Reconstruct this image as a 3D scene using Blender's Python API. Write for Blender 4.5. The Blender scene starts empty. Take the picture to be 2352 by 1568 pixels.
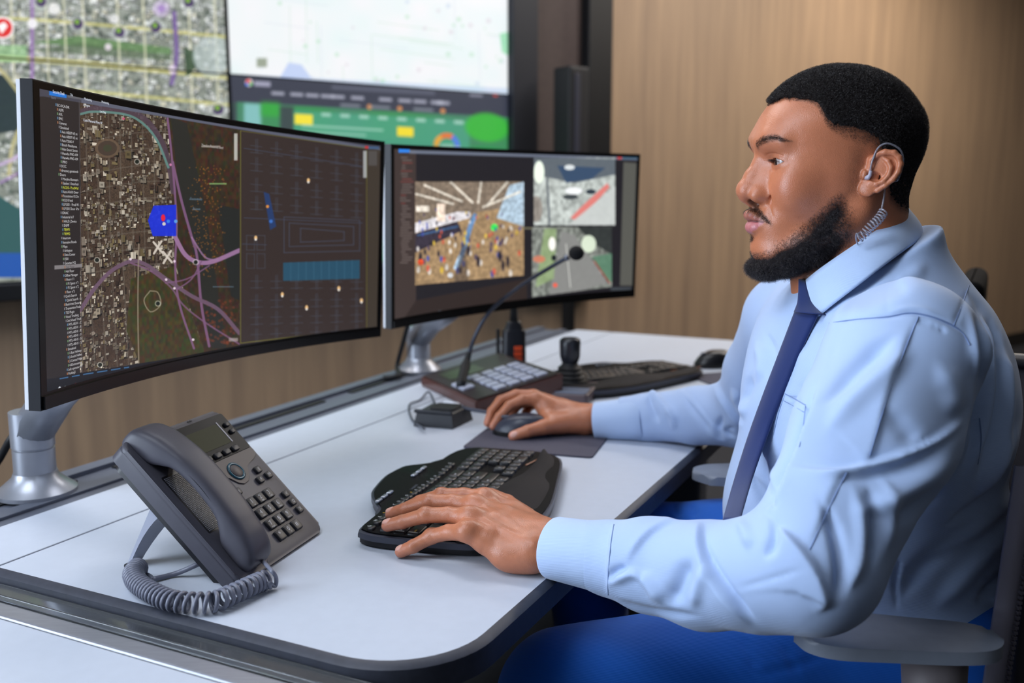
import bpy, bmesh, math, random
import numpy as np
from mathutils import Vector, Matrix
random.seed(7); rng = np.random.default_rng(11)
SC = bpy.context.scene; COL = SC.collection
PI = math.pi; R = math.radians
# ------------------------------------------------------------------ camera
F, HOR, DESK, CH = 2220.0, 430.0, 0.74, 0.46
CAMZ = DESK + CH
PITCH = math.atan((784 - HOR) / F); CP, SP = math.cos(PITCH), math.sin(PITCH)
def pd(x, y, d):                       # photograph point at distance d along the lens axis -> place in the room
    X = (x - 1176) / F; Y = -(y - 784) / F
    return np.array([X * d, (CP + Y * SP) * d, CAMZ + (-SP + Y * CP) * d])
def pz(x, y, z=DESK):                  # photograph point on the level z
    r = pd(x, y, 1.0); k = r[2] - CAMZ; t = (z - CAMZ) / k
    return np.array([r[0] * t, r[1] * t, z])
def pj(P):                             # room -> photograph
    P = np.asarray(P, float); z = P[..., 2] - CAMZ
    d = P[..., 1] * CP - z * SP; u = P[..., 1] * SP + z * CP
    return 1176 + F * P[..., 0] / d, 784 - F * u / d
cam_d = bpy.data.cameras.new('camera'); cam = bpy.data.objects.new('camera', cam_d); COL.objects.link(cam)
cam.location = (0, 0, CAMZ); cam.rotation_euler = (PI / 2 - PITCH, 0, 0)
cam_d.sensor_width = 36; cam_d.lens = F / 2352 * 36; cam_d.clip_start = 0.02; cam_d.clip_end = 60
cam_d.dof.use_dof = True; cam_d.dof.focus_distance = 1.17; cam_d.dof.aperture_fstop = 3.6
SC.camera = cam
vs = SC.view_settings; vs.view_transform = 'Standard'; vs.look = 'None'; vs.gamma = 1; vs.exposure = 0.16; vs.use_curve_mapping = False

# ------------------------------------------------------------------ objects
def tag(o, label=None, cat=None, group=None, kind=None):
    if label: o['label'] = label
    if cat: o['category'] = cat
    if group: o['group'] = group
    if kind: o['kind'] = kind
    return o
def thing(name, label, cat, loc=(0, 0, 0), rz=0, group=None):
    o = bpy.data.objects.new(name, None); COL.objects.link(o); o.empty_display_size = .05
    o.location = loc; o.rotation_euler = (0, 0, rz)
    return tag(o, label, cat, group)
def link(name, me, mat=None, parent=None, smooth=False):
    o = bpy.data.objects.new(name, me); COL.objects.link(o)
    if mat is not None:
        for m in (mat if isinstance(mat, (list, tuple)) else [mat]): me.materials.append(m)
    if smooth: me.shade_smooth()
    if parent is not None: o.parent = parent
    return o
def npmesh(name, V, Q, mat=None, parent=None, smooth=True, col=None, mats=None):
    me = bpy.data.meshes.new(name); V = np.asarray(V, np.float32); Q = np.asarray(Q, np.int32)
    k = Q.shape[1]
    me.vertices.add(len(V)); me.vertices.foreach_set('co', V.ravel())
    me.loops.add(Q.size); me.loops.foreach_set('vertex_index', Q.ravel())
    me.polygons.add(len(Q)); me.polygons.foreach_set('loop_start', np.arange(0, Q.size, k, dtype=np.int32))
    me.polygons.foreach_set('loop_total', np.full(len(Q), k, np.int32))
    if mats is not None: me.polygons.foreach_set('material_index', np.asarray(mats, np.int32))
    me.update(calc_edges=True)
    if col is not None:
        a = me.color_attributes.new('tint', 'FLOAT_COLOR', 'POINT'); c = np.ones((len(V), 4), np.float32); c[:, :col.shape[1]] = col
        a.data.foreach_set('color', c.ravel())
    return link(name, me, mat, parent, smooth)
class MB:
    """collects simple shapes into one mesh; M maps local coordinates"""
    def __init__(s, M=None): s.bm = bmesh.new(); s.M = M or Matrix.Identity(4)
    def _v(s, co): return s.bm.verts.new(s.M @ Vector(co))
    def box(s, lo, hi, bev=0, seg=2):
        (x0, y0, z0), (x1, y1, z1) = lo, hi
        v = [s._v(c) for c in ((x0,y0,z0),(x1,y0,z0),(x1,y1,z0),(x0,y1,z0),(x0,y0,z1),(x1,y0,z1),(x1,y1,z1),(x0,y1,z1))]
        fs = [s.bm.faces.new([v[i] for i in q]) for q in ((0,3,2,1),(4,5,6,7),(0,1,5,4),(1,2,6,5),(2,3,7,6),(3,0,4,7))]
        if bev:
            es = list({e for f in fs for e in f.edges})
            bmesh.ops.bevel(s.bm, geom=es, offset=bev, segments=seg, profile=.5, affect='EDGES')
        return s
    def prism(s, pts, z0, z1, bev=0, seg=2, taper=None):
        """pts: outline (x,y) ; z0..z1"""
        c = np.mean(np.array(pts), 0)
        t = pts if taper is None else [tuple(c + (np.array(p) - c) * taper) for p in pts]
        a = [s._v((x, y, z0)) for x, y in pts]; b = [s._v((x, y, z1)) for x, y in t]; n = len(pts)
        top = s.bm.faces.new(b); s.bm.faces.new(a[::-1])
        for i in range(n): s.bm.faces.new((a[i], a[(i+1) % n], b[(i+1) % n], b[i]))
        if bev: bmesh.ops.bevel(s.bm, geom=list(top.edges), offset=bev, segments=seg, profile=.5, affect='EDGES')
        return s
    def tube(s, pts, r, n=12, cap=True):
        P = [Vector(p) for p in pts]; rs = r if isinstance(r, (list, tuple, np.ndarray)) else [r] * len(P)
        rings = []; up = None
        for i, p in enumerate(P):
            t = (P[min(i+1, len(P)-1)] - P[max(i-1, 0)]).normalized()
            if up is None: up = t.orthogonal().normalized()
            up = (up - t * up.dot(t)).normalized(); w = t.cross(up)
            rings.append([s._v(p + (up * math.cos(2*PI*k/n) + w * math.sin(2*PI*k/n)) * rs[i]) for k in range(n)])
        for a, b in zip(rings, rings[1:]):
            for k in range(n): s.bm.faces.new((a[k], a[(k+1) % n], b[(k+1) % n], b[k]))
        if cap: s.bm.faces.new(rings[0][::-1]); s.bm.faces.new(rings[-1])
        return s
    def lathe(s, prof, n=32, c=(0, 0, 0)):
        """prof: (radius, z)"""
        rings = [[s._v((c[0]+r*math.cos(2*PI*k/n), c[1]+r*math.sin(2*PI*k/n), c[2]+z)) for k in range(n)] for r, z in prof]
        for a, b in zip(rings, rings[1:]):
            for k in range(n): s.bm.faces.new((a[k], a[(k+1) % n], b[(k+1) % n], b[k]))
        s.bm.faces.new(rings[0][::-1]); s.bm.faces.new(rings[-1]); return s
    def build(s, name, mat, parent=None, smooth=False, angle=None):
        bmesh.ops.recalc_face_normals(s.bm, faces=s.bm.faces)
        me = bpy.data.meshes.new(name); s.bm.to_mesh(me); s.bm.free()
        if angle:
            me.shade_smooth(); o = link(name, me, mat, parent); me.set_sharp_from_angle(angle=R(angle)); return o
        return link(name, me, mat, parent, smooth)
def rounded(x0, y0, x1, y1, r, n=6):
    pts = []
    for cx, cy, a in ((x1-r, y0+r, -90), (x1-r, y1-r, 0), (x0+r, y1-r, 90), (x0+r, y0+r, 180)):
        for k in range(n+1):
            t = R(a + 90*k/n); pts.append((cx + r*math.cos(t), cy + r*math.sin(t)))
    return pts
def spline(pts, n):
    """smooth curve through points (catmull-rom), n samples per span"""
    P = [np.array(p, float) for p in pts]; P = [2*P[0]-P[1]] + P + [2*P[-1]-P[-2]]; out = []
    for i in range(1, len(P)-2):
        a, b, c, d = P[i-1:i+3]
        for k in range(n):
            t = k/n; out.append(.5*((2*b) + (c-a)*t + (2*a-5*b+4*c-d)*t*t + (3*b-a-3*c+d)*t**3))
    out.append(P[-2]); return np.array(out)
def text_mb(lines, size, align='LEFT', leading=1.0, font_scale_x=1.0):
    """glyph outlines as flat polygons: returns verts (n,2) and faces"""
    c = bpy.data.curves.new('glyphs', 'FONT'); c.body = '\n'.join(lines); c.size = size; c.align_x = align; c.space_line = leading; c.resolution_u = 2
    o = bpy.data.objects.new('glyphs', c); COL.objects.link(o)
    me = bpy.data.meshes.new_from_object(o.evaluated_get(bpy.context.evaluated_depsgraph_get()))
    V = np.zeros(len(me.vertices)*3, np.float32); me.vertices.foreach_get('co', V); V = V.reshape(-1, 3)[:, :2].copy()
    V[:, 0] *= font_scale_x
    Fs = [tuple(p.vertices) for p in me.polygons]
    bpy.data.objects.remove(o); bpy.data.curves.remove(c); bpy.data.meshes.remove(me)
    return V, Fs
def flat_mesh(name, items, mapf, mat, parent):
    """items: [(V2, faces)] ; mapf: (n,2)->(n,3)"""
    me = bpy.data.meshes.new(name); vs_, fs_ = [], []
    for V, Fs in items:
        o = len(vs_); vs_ += [tuple(p) for p in mapf(np.asarray(V, float))]; fs_ += [tuple(i+o for i in f) for f in Fs]
    me.from_pydata(vs_, [], fs_); me.update(); return link(name, me, mat, parent)

# ------------------------------------------------------------------ materials
def srgb(r, g, b): 
    return tuple(((c/255)/12.92 if c/255 <= .04045 else ((c/255+.055)/1.055)**2.4) for c in (r, g, b)) + (1,)
def mat(name, col=(200, 200, 200), rough=.5, metal=0, spec=.5, emit=None, es=1, trans=0, ior=1.45, alpha=1, coat=0, sheen=0, sub=0):
    m = bpy.data.materials.new(name); m.use_nodes = True; b = m.node_tree.nodes['Principled BSDF']
    b.inputs['Base Color'].default_value = srgb(*col); b.inputs['Roughness'].default_value = rough
    b.inputs['Metallic'].default_value = metal; b.inputs['Specular IOR Level'].default_value = spec; b.inputs['IOR'].default_value = ior
    b.inputs['Transmission Weight'].default_value = trans; b.inputs['Alpha'].default_value = alpha; b.inputs['Coat Weight'].default_value = coat
    if sheen: b.inputs['Sheen Weight'].default_value = sheen
    if emit: b.inputs['Emission Color'].default_value = srgb(*emit); b.inputs['Emission Strength'].default_value = es
    if sub: b.inputs['Subsurface Weight'].default_value = sub; b.inputs['Subsurface Radius'].default_value = (.012, .004, .002); b.inputs['Subsurface Scale'].default_value = .5
    return m
def N(m, t, **kw):
    n = m.node_tree.nodes.new(t)
    for k, v in kw.items():
        if k in n.inputs.keys() if hasattr(n.inputs, 'keys') else False: n.inputs[k].default_value = v
        else: setattr(n, k, v)
    return n
def L(m, a, b): m.node_tree.links.new(a, b)
def bsdf(m): return m.node_tree.nodes['Principled BSDF']
def noisy(m, scale=40, amt=.12, bump=0, bscale=None, stretch=(1, 1, 1), detail=3, dist=.001):
    """gentle procedural colour variation and bump in the object's own coordinates"""
    b = bsdf(m); tc = N(m, 'ShaderNodeTexCoord'); mp = N(m, 'ShaderNodeMapping'); mp.inputs['Scale'].default_value = stretch
    L(m, tc.outputs['Object'], mp.inputs['Vector'])
    nz = N(m, 'ShaderNodeTexNoise'); nz.inputs['Scale'].default_value = scale; nz.inputs['Detail'].default_value = detail
    L(m, mp.outputs[0], nz.inputs['Vector'])
    hs = N(m, 'ShaderNodeHueSaturation'); mr = N(m, 'ShaderNodeMapRange'); mr.inputs['To Min'].default_value = 1-amt; mr.inputs['To Max'].default_value = 1+amt
    mr.inputs['From Min'].default_value = .3; mr.inputs['From Max'].default_value = .7
    L(m, nz.outputs[0], mr.inputs['Value']); L(m, mr.outputs[0], hs.inputs['Value']); 
    src = b.inputs['Base Color'].links[0].from_socket if b.inputs['Base Color'].links else None
    if src: L(m, src, hs.inputs['Color'])
    else: hs.inputs['Color'].default_value = b.inputs['Base Color'].default_value
    L(m, hs.outputs[0], b.inputs['Base Color'])
    if bump:
        nb = N(m, 'ShaderNodeTexNoise'); nb.inputs['Scale'].default_value = bscale or scale*6; nb.inputs['Detail'].default_value = 2
        L(m, mp.outputs[0], nb.inputs['Vector']); bp = N(m, 'ShaderNodeBump'); bp.inputs['Strength'].default_value = bump; bp.inputs['Distance'].default_value = dist
        L(m, nb.outputs[0], bp.inputs['Height']); L(m, bp.outputs[0], b.inputs['Normal'])
    return m
# ------------------------------------------------------------------ the room
WA = R(38); WU = np.array([math.cos(WA), math.sin(WA)]); WN = np.array([math.sin(WA), -math.cos(WA)])   # along the wall, into the room
W0 = np.array([-0.284*3.42, 3.42])                                                            # on the video wall's face, at the panel seam
MW = Matrix(((WU[0], -WN[0], 0, W0[0]), (WU[1], -WN[1], 0, W0[1]), (0, 0, 1, 0), (0, 0, 0, 1)))    # x along wall, y into the wall
wood = mat('oak_veneer', (156, 133, 112), .55, spec=.3)
def wood_nodes(m):
    b = bsdf(m); tc = N(m, 'ShaderNodeTexCoord'); mp = N(m, 'ShaderNodeMapping'); mp.inputs['Scale'].default_value = (9, 9, .45)
    L(m, tc.outputs['Object'], mp.inputs['Vector']); nz = N(m, 'ShaderNodeTexNoise'); nz.inputs['Scale'].default_value = 2.2; nz.inputs['Detail'].default_value = 6; nz.inputs['Roughness'].default_value = .62
    L(m, mp.outputs[0], nz.inputs['Vector']); cr = N(m, 'ShaderNodeValToRGB'); e = cr.color_ramp.elements
    e[0].position = .3; e[0].color = srgb(140, 119, 100); e[1].position = .7; e[1].color = srgb(168, 143, 117)
    L(m, nz.outputs[0], cr.inputs[0]); L(m, cr.outputs[0], b.inputs['Base Color'])
wood_nodes(wood)
def struct(o): o['kind'] = 'structure'; return o
struct(MB(MW).box((-3.2, .10, 0), (7.6, .25, 2.9)).build('wall_back', wood))
carpet = noisy(mat('dark_carpet', (38, 40, 46), .95), 120, .3, .4, 600)
plaster = noisy(mat('white_plaster', (205, 203, 198), .9), 6, .04)
cA = MW @ Vector((-3.2, .1, 0)); cB = MW @ Vector((7.6, .1, 0))
RX0, RX1, RY0, RY1 = -3.5, 6.2, -3.0, 7.4
struct(MB().prism([(RX0, RY0), (RX1, RY0), (RX1, cB.y), (cB.x, cB.y), (cA.x, cA.y), (RX0, cA.y)], -.1, 0).build('floor', carpet))
struct(MB().prism([(RX0, RY0), (RX1, RY0), (RX1, cB.y), (cB.x, cB.y), (cA.x, cA.y), (RX0, cA.y)], 2.9, 3.0).build('ceiling', plaster))
greywall = noisy(mat('grey_wall_paint', (120, 118, 116), .85), 5, .04)
struct(MB().box((RX0-.1, RY0, 0), (RX0, cA.y+.1, 2.9)).build('wall_left', greywall))
struct(MB().box((RX1, RY0, 0), (RX1+.1, cB.y, 2.9)).build('wall_right', greywall))
struct(MB().box((RX0-.1, RY0-.1, 0), (RX1+.1, RY0, 2.9)).build('wall_front', greywall))
struct(MB(MW).box((-3.1, .085, 0), (7.5, .10, .1)).build('baseboard_back', mat('dark_baseboard', (40, 38, 36), .5)))
# ------------------------------------------------------------------ generated screen pictures
def new_image(name, A):
    h, w = A.shape[:2]; im = bpy.data.images.new(name, w, h); B = np.ones((h, w, 4), np.float32); B[..., :3] = np.clip(A, 0, 1)
    im.pixels.foreach_set(B[::-1].ravel()); im.update(); im.pack(); return im
def screen_mat(name, A, es=1.0, rough=.35, refl=(.02, .02, .02, 1)):
    m = bpy.data.materials.new(name); m.use_nodes = True; b = bsdf(m)
    t = N(m, 'ShaderNodeTexImage'); t.image = new_image(name, A); t.extension = 'EXTEND'; t.interpolation = 'Linear'
    b.inputs['Base Color'].default_value = refl; b.inputs['Roughness'].default_value = rough
    L(m, t.outputs['Color'], b.inputs['Emission Color']); b.inputs['Emission Strength'].default_value = es
    return m
def vnoise(h, w, cy, cx, seed=0):
    """smooth value noise with cy x cx cells"""
    g = np.random.default_rng(seed).random((int(cy)+2, int(cx)+2)).astype(np.float32)
    y = np.linspace(0, cy, h, endpoint=False)[:, None]; x = np.linspace(0, cx, w, endpoint=False)[None]
    yi, xi = y.astype(int), x.astype(int); fy, fx = y-yi, x-xi; fy = fy*fy*(3-2*fy); fx = fx*fx*(3-2*fx)
    return (g[yi, xi]*(1-fx)+g[yi, xi+1]*fx)*(1-fy)+(g[yi+1, xi]*(1-fx)+g[yi+1, xi+1]*fx)*fy
class Paint:
    """draws into A using the coordinates X, Y given for each picture point"""
    def __init__(s, A, X, Y): s.A, s.X, s.Y = A, X, Y; s.F = A.reshape(-1, 3); s.xf = np.ascontiguousarray(X, np.float32).ravel(); s.yf = np.ascontiguousarray(Y, np.float32).ravel()
    def sub(s, x0, y0, x1, y1): return np.flatnonzero((s.xf > x0) & (s.xf < x1) & (s.yf > y0) & (s.yf < y1))
    def put(s, i, mask, col, a):
        al = (np.clip(mask, 0, 1)*a)[:, None]; s.F[i] = s.F[i]*(1-al) + np.array(col, np.float32)/255*al
    def m(s, mask, col, a=1.0): s.put(slice(None), mask.ravel(), col, a)
    def rect(s, x0, y0, x1, y1, col, a=1.0, soft=.7):
        i = s.sub(x0-soft, y0-soft, x1+soft, y1+soft); x, y = s.xf[i], s.yf[i]
        s.put(i, np.clip((x-x0)/soft+.5, 0, 1)*np.clip((x1-x)/soft+.5, 0, 1)*np.clip((y-y0)/soft+.5, 0, 1)*np.clip((y1-y)/soft+.5, 0, 1), col, a)
    def disc(s, x, y, r, col, a=1.0, ry=None, soft=1.5):
        ry = ry or r; i = s.sub(x-r-soft, y-ry-soft, x+r+soft, y+ry+soft)
        d = np.sqrt((s.xf[i]-x)**2 + ((s.yf[i]-y)*(r/ry))**2); s.put(i, (r-d)/soft+.5, col, a)
    def dist(s, pts, X, Y):
        best = None
        for (a, b), (c, d) in zip(pts, pts[1:]):
            vx, vy = c-a, d-b; t = np.clip(((X-a)*vx+(Y-b)*vy)/(vx*vx+vy*vy+1e-9), 0, 1)
            q = (X-a-t*vx)**2 + (Y-b-t*vy)**2; best = q if best is None else np.minimum(best, q)
        return np.sqrt(best)
    def line(s, pts, w, col, a=1.0, soft=1.2, smooth=True):
        if smooth and len(pts) > 2: pts = [tuple(p) for p in spline(pts, 5)]
        xs, ys = [p[0] for p in pts], [p[1] for p in pts]; e = w/2+soft
        i = s.sub(min(xs)-e, min(ys)-e, max(xs)+e, max(ys)+e)
        s.put(i, (w/2-s.dist(pts, s.xf[i], s.yf[i]))/soft+.5, col, a)
    def poly(s, pts, col, a=1.0, soft=1.5):
        xs, ys = [p[0] for p in pts], [p[1] for p in pts]
        i = s.sub(min(xs)-soft, min(ys)-soft, max(xs)+soft, max(ys)+soft); X, Y = s.xf[i], s.yf[i]
        ins = np.zeros(X.shape, bool); n = len(pts)
        for k in range(n):
            (x0, y0), (x1, y1) = pts[k], pts[(k+1) % n]
            if y0 == y1: continue
            ins ^= ((y0 > Y) != (y1 > Y)) & (X < (x1-x0)*(Y-y0)/(y1-y0)+x0)
        d = s.dist(list(pts)+[pts[0]], X, Y); s.put(i, np.where(ins, d, -d)/soft+.5, col, a)
def city(h, w, cell, seed, pal, road=(150, 145, 140), rot=0.0):
    """an aerial photograph of blocks: roofs, trees, streets"""
    r = np.random.default_rng(seed); A = np.zeros((h, w, 3), np.float32)
    base = vnoise(h, w, h/cell/2, w/cell/2, seed); fine = vnoise(h, w, h/3, w/3, seed+1)
    P = np.array(pal, np.float32)/255
    A[:] = P[0]*(1-base[..., None]) + P[1]*base[..., None]; A *= (.75+.5*fine[..., None])
    n = int(h*w/(cell*cell)*2.2)
    for _ in range(n):
        x, y = r.integers(0, w), r.integers(0, h); bw, bh = int(cell*r.uniform(.15, .8))+2, int(cell*r.uniform(.12, .6))+2
        c = P[r.integers(2, len(P))]*r.uniform(.75, 1.1); sh = max(1, bh//4)
        A[y+sh:y+bh+sh, x+sh:x+bw+sh] *= .35; A[y:y+bh, x:x+bw] = c
        if r.random() < .4: A[y+bh//3:y+2*bh//3, x+bw//4:x+3*bw//4] = c*.72
    return A
# ------------------------------------------------------------------ video wall
bezel = mat('black_bezel', (14, 15, 18), .45); frame_m = mat('charcoal_surround', (24, 27, 36), .5); brown_m = noisy(mat('dark_brown_panel', (70, 58, 55), .7), 30, .08)
def wall_xy(px, py):                   # photograph point -> (s, z) on the video wall's face
    X, Y = (np.asarray(px)-1176)/F, -(np.asarray(py)-784)/F; ry, rz = CP+Y*SP, -SP+Y*CP
    # (W0 + s*WU - r t) = 0
    t = (W0[0]*(-WN[0]) + W0[1]*(-WN[1])) / (X*(-WN[0]) + ry*(-WN[1])); x, y = X*t, ry*t
    return (x-W0[0])*WU[0]+(y-W0[1])*WU[1], CAMZ+rz*t
def wall_screen(name, label, s0, s1, z0, z1, A, es, parent_mat, group=None):
    t = thing(name, label, 'display', tuple(MW @ Vector(((s0+s1)/2, .03, z0))), WA, group)
    Mi = t.matrix_basis.inverted() @ MW
    MB(Mi).box((s0, .004, z0), (s1, .09, z1), .002).build('housing', bezel, t)
    b = .003; V = [Mi @ Vector(c) for c in ((s0+b, .002, z0+b), (s1-b, .002, z0+b), (s1-b, .002, z1-b), (s0+b, .002, z1-b))]
    me = bpy.data.meshes.new('screen'); me.from_pydata(V, [], [(0, 1, 2, 3)]); uv = me.uv_layers.new(name='uv')
    for l, c in zip(uv.data, ((0, 0), (1, 0), (1, 1), (0, 1))): l.uv = c
    link('screen', me, screen_mat(parent_mat, A, es), t); return t
PWID, PHGT = 1.209, .672
_, zs = wall_xy(858, 195); ZS = float(zs)
def grid_px(s0, s1, z0, z1, w, h):
    S = np.linspace(s0, s1, w)[None].repeat(h, 0); Z = np.linspace(z1, z0, h)[:, None].repeat(w, 1)
    x = W0[0]+S*WU[0]; y = W0[1]+S*WU[1]; return pj(np.stack([x, y, Z], -1))
palA = [(96, 104, 92), (150, 158, 148), (214, 220, 216), (190, 197, 196), (232, 236, 232), (128, 140, 128), (64, 78, 66), (208, 206, 180)]
def aerial_wall(s0, s1, z0, z1, w, h, seed):
    X, Y = grid_px(s0, s1, z0, z1, w, h); A = city(h, w, 15, seed, palA)
    p = Paint(A, X, Y)
    A[:] = A*.8+.16
    p.poly([(180, 84), (395, 112), (395, 128), (75, 100)], (88, 128, 74), .8); p.poly([(180, 100), (395, 130), (395, 142), (75, 118)], (70, 92, 62), .6)
    for y0 in (60, 150, 212, 262): p.line([(-60, y0-22), (200, y0-4), (560, y0+30)], 7, (206, 200, 120), .75)
    for k, x0 in enumerate((30, 110, 152, 195, 275, 335, 440, 500)): p.line([(x0-8, -60), (x0, 110), (x0+6, 300)], 5, (222, 220, 190), .7)
    p.line([(75, -20), (74, 180)], 9, (150, 112, 178), .75); p.line([(402, 30), (408, 130), (396, 190)], 10, (112, 86, 150), .9)
    p.poly([(425, 110), (450, 120), (452, 160), (430, 175)], (40, 66, 40), .8); p.disc(490, 130, 45, (190, 205, 205), .6)
    p.poly([(-60, 160), (10, 170), (50, 200), (60, 250), (40, 300), (-60, 310)], (26, 44, 48), .95); p.line([(-20, 140), (20, 180), (60, 250), (30, 330), (20, 400)], 9, (188, 180, 128), .85)
    p.line([(-60, 395), (20, 370), (60, 340), (76, 300)], 8, (196, 170, 215), .8); p.line([(0, 420), (76, 380)], 6, (150, 110, 180), .7)
    p.poly([(-60, 420), (0, 452), (76, 500), (76, 590), (-60, 590)], (40, 84, 84), 1); p.poly([(-60, 583), (80, 583), (80, 640), (-60, 640)], (22, 78, 160), 1)
    for x, y in ((180, 56), (276, 76), (360, 64), (504, 250), (95, 5), (436, 6)):
        p.disc(x, y, 21, (205, 214, 214), .35); p.disc(x, y, 12, (60, 40, 90), .95); p.disc(x-2, y-4, 6, (120, 170, 50), .95)
    p.disc(373, 21, 20, (210, 190, 232), .6); p.disc(373, 21, 9, (150, 110, 190), .6)
    p.disc(6, 66, 27, (240, 235, 235)); p.disc(6, 66, 22, (214, 38, 36)); p.poly([(-6, 60), (10, 52), (18, 62), (4, 80)], (250, 240, 240))
    p.rect(-40, 106, 62, 140, (150, 206, 140), .6); p.disc(75, 56, 12, (238, 238, 240), .9); p.disc(126, 22, 14, (240, 240, 240), .8); p.disc(264, 45, 11, (236, 236, 236), .8)
    for x, y in ((398, 160), (250, 110), (330, 250), (60, 395)): p.disc(x, y, 8, (240, 225, 240), .8)
    return A
X0s = -PWID-.004
s_l = (X0s, -.004)
wall_screen('wall_display', 'video wall panel showing an aerial city map, upper row behind the large monitor', s_l[0], s_l[1], ZS, ZS+PHGT, aerial_wall(s_l[0], s_l[1], ZS, ZS+PHGT, 900, 500, 5), 1.0, 'aerial_map_upper')
wall_screen('wall_display', 'lower left video wall panel, its map ending in dark water and a blue strip', s_l[0], s_l[1], ZS-PHGT, ZS, aerial_wall(s_l[0], s_l[1], ZS-PHGT, ZS, 900, 500, 8), 1.0, 'aerial_map_lower')
SR1 = float(wall_xy(1168, 100)[0])
def white_map(w=900, h=500):
    X, Y = grid_px(0, SR1, ZS, ZS+PHGT, w, h); A = np.zeros((h, w, 3), np.float32); A[:] = np.array((244, 250, 252))/255
    n = vnoise(h, w, 9, 14, 3); A += (n[..., None]-.5)*np.array((-.06, .0, -.01)); p = Paint(A, X, Y)
    r = np.random.default_rng(4)
    for _ in range(26):
        x, y = r.uniform(560, 1160), r.uniform(-40, 200); L_ = r.uniform(40, 200)
        p.line([(x, y), (x+L_*.9, y+L_*.12)] if r.random() < .6 else [(x, y), (x+3, y+L_)], 1.6, (205, 232, 214) if r.random() < .6 else (222, 228, 240), .7, smooth=False)
    for _ in range(40): p.disc(r.uniform(560, 1160), r.uniform(0, 200), r.uniform(2, 6), random.choice([(190, 230, 200), (205, 220, 240), (225, 215, 225)]), .6)
    p.poly([(660, 145), (690, 150), (714, 182), (640, 180)], (196, 212, 250), .9); p.rect(586, 135, 610, 156, (150, 160, 140), .9, 4); p.poly([(1150, 78), (1170, 74), (1170, 130), (1155, 120)], (150, 226, 176), .8)
    p.poly([(548, 172), (1168, 205), (1168, 230), (548, 200)], (150, 180, 236), .35)
    return A
def web_page(w=900, h=500):
    z1, z0 = ZS, ZS-PHGT; X, Y = grid_px(0, SR1, z0, z1, w, h); A = np.zeros((h, w, 3), np.float32)
    A[:] = np.array((58, 62, 78))/255; p = Paint(A, X, Y)
    sl = (213-177)/620.; T = lambda x: (x-548)*sl
    p2 = Paint(A, X, Y - T(X)*1.0)      # along the page's own rows
    p2.rect(540, 232, 1180, 620, (74, 132, 110), 1, 3)
    n = vnoise(h, w, 5, 8, 21); m = (p2.Y > 234); A[:] = np.where(m[..., None], A*(1-.55*n[..., None])+np.array((40, 158, 58))/255*.55*n[..., None], A)
    p2.rect(556, 234, 596, 290, (146, 205, 210), .85, 8); p2.rect(596, 228, 640, 262, (52, 176, 60), .8, 14); p2.rect(640, 236, 672, 300, (58, 66, 74), .9, 8)
    p2.rect(672, 244, 1080, 470, (78, 168, 138), .75, 5); p2.disc(1120, 258, 50, (60, 190, 60), .9, 34, 12); p2.disc(1120, 330, 60, (40, 150, 80), .8, 30, 12)
    p2.rect(674, 252, 716, 276, (250, 232, 60), 1, 3); p2.rect(912, 268, 950, 290, (250, 226, 50), 1, 3)
    for x in range(736, 1060, 44): p2.rect(x, 246, x+22, 254, (200, 232, 220), .7, 3)
    p2.rect(690, 276, 880, 281, (180, 225, 205), .7, 3); p2.rect(690, 290, 840, 295, (180, 225, 205), .6, 3)
    p.disc(568, 187, 9, (236, 220, 225), 1); p.disc(566, 184, 5, (230, 60, 60), .9); p.disc(572, 190, 4, (80, 190, 90), .9); p.disc(563, 191, 4, (70, 120, 230), .9)
    p2.rect(580, 181, 618, 193, (190, 190, 214), .8, 4); p2.rect(760, 181, 1000, 190, (98, 102, 120), .8, 4); 
    for x in (620, 664, 700, 735, 760, 805, 870, 915, 950, 990, 1004): p2.rect(x, 203, x+30, 211, (196, 198, 216), .75, 4)
    for x in (780, 850, 950): p2.rect(x, 222, x+46, 229, (150, 158, 168), .7, 4); p2.disc(x+68, 226, 6, (222, 150, 90), .9)
    p2.disc(1140, 180, 6, (216, 70, 60), .9); p2.rect(1080, 182, 1110, 188, (170, 170, 190), .7, 3)
    a = np.arctan2(Y-335, X-1027); rr = np.hypot(X-1027, Y-335)
    for k, c in enumerate(((240, 170, 60), (240, 120, 60), (90, 130, 230), (180, 190, 200), (240, 190, 90))):
        p.m(((rr > 19) & (rr < 31) & (a > -PI+k*1.05) & (a < -PI+(k+1)*1.05)).astype(np.float32), c, .95)
    p.rect(1012, 330, 1044, 342, (190, 220, 210), .6, 4); p2.rect(750, 300, 1000, 470, (70, 150, 126), .4, 6)
    return A
wall_screen('wall_display', 'bright video wall panel with a pale white street map, above the green web page', .004, SR1, ZS, ZS+PHGT, white_map(), .86, 'pale_street_map')
wall_screen('wall_display', 'video wall panel showing a green web page with yellow buttons behind the two monitors', .004, SR1, ZS-PHGT, ZS, web_page(), .85, 'web_page')
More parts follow.
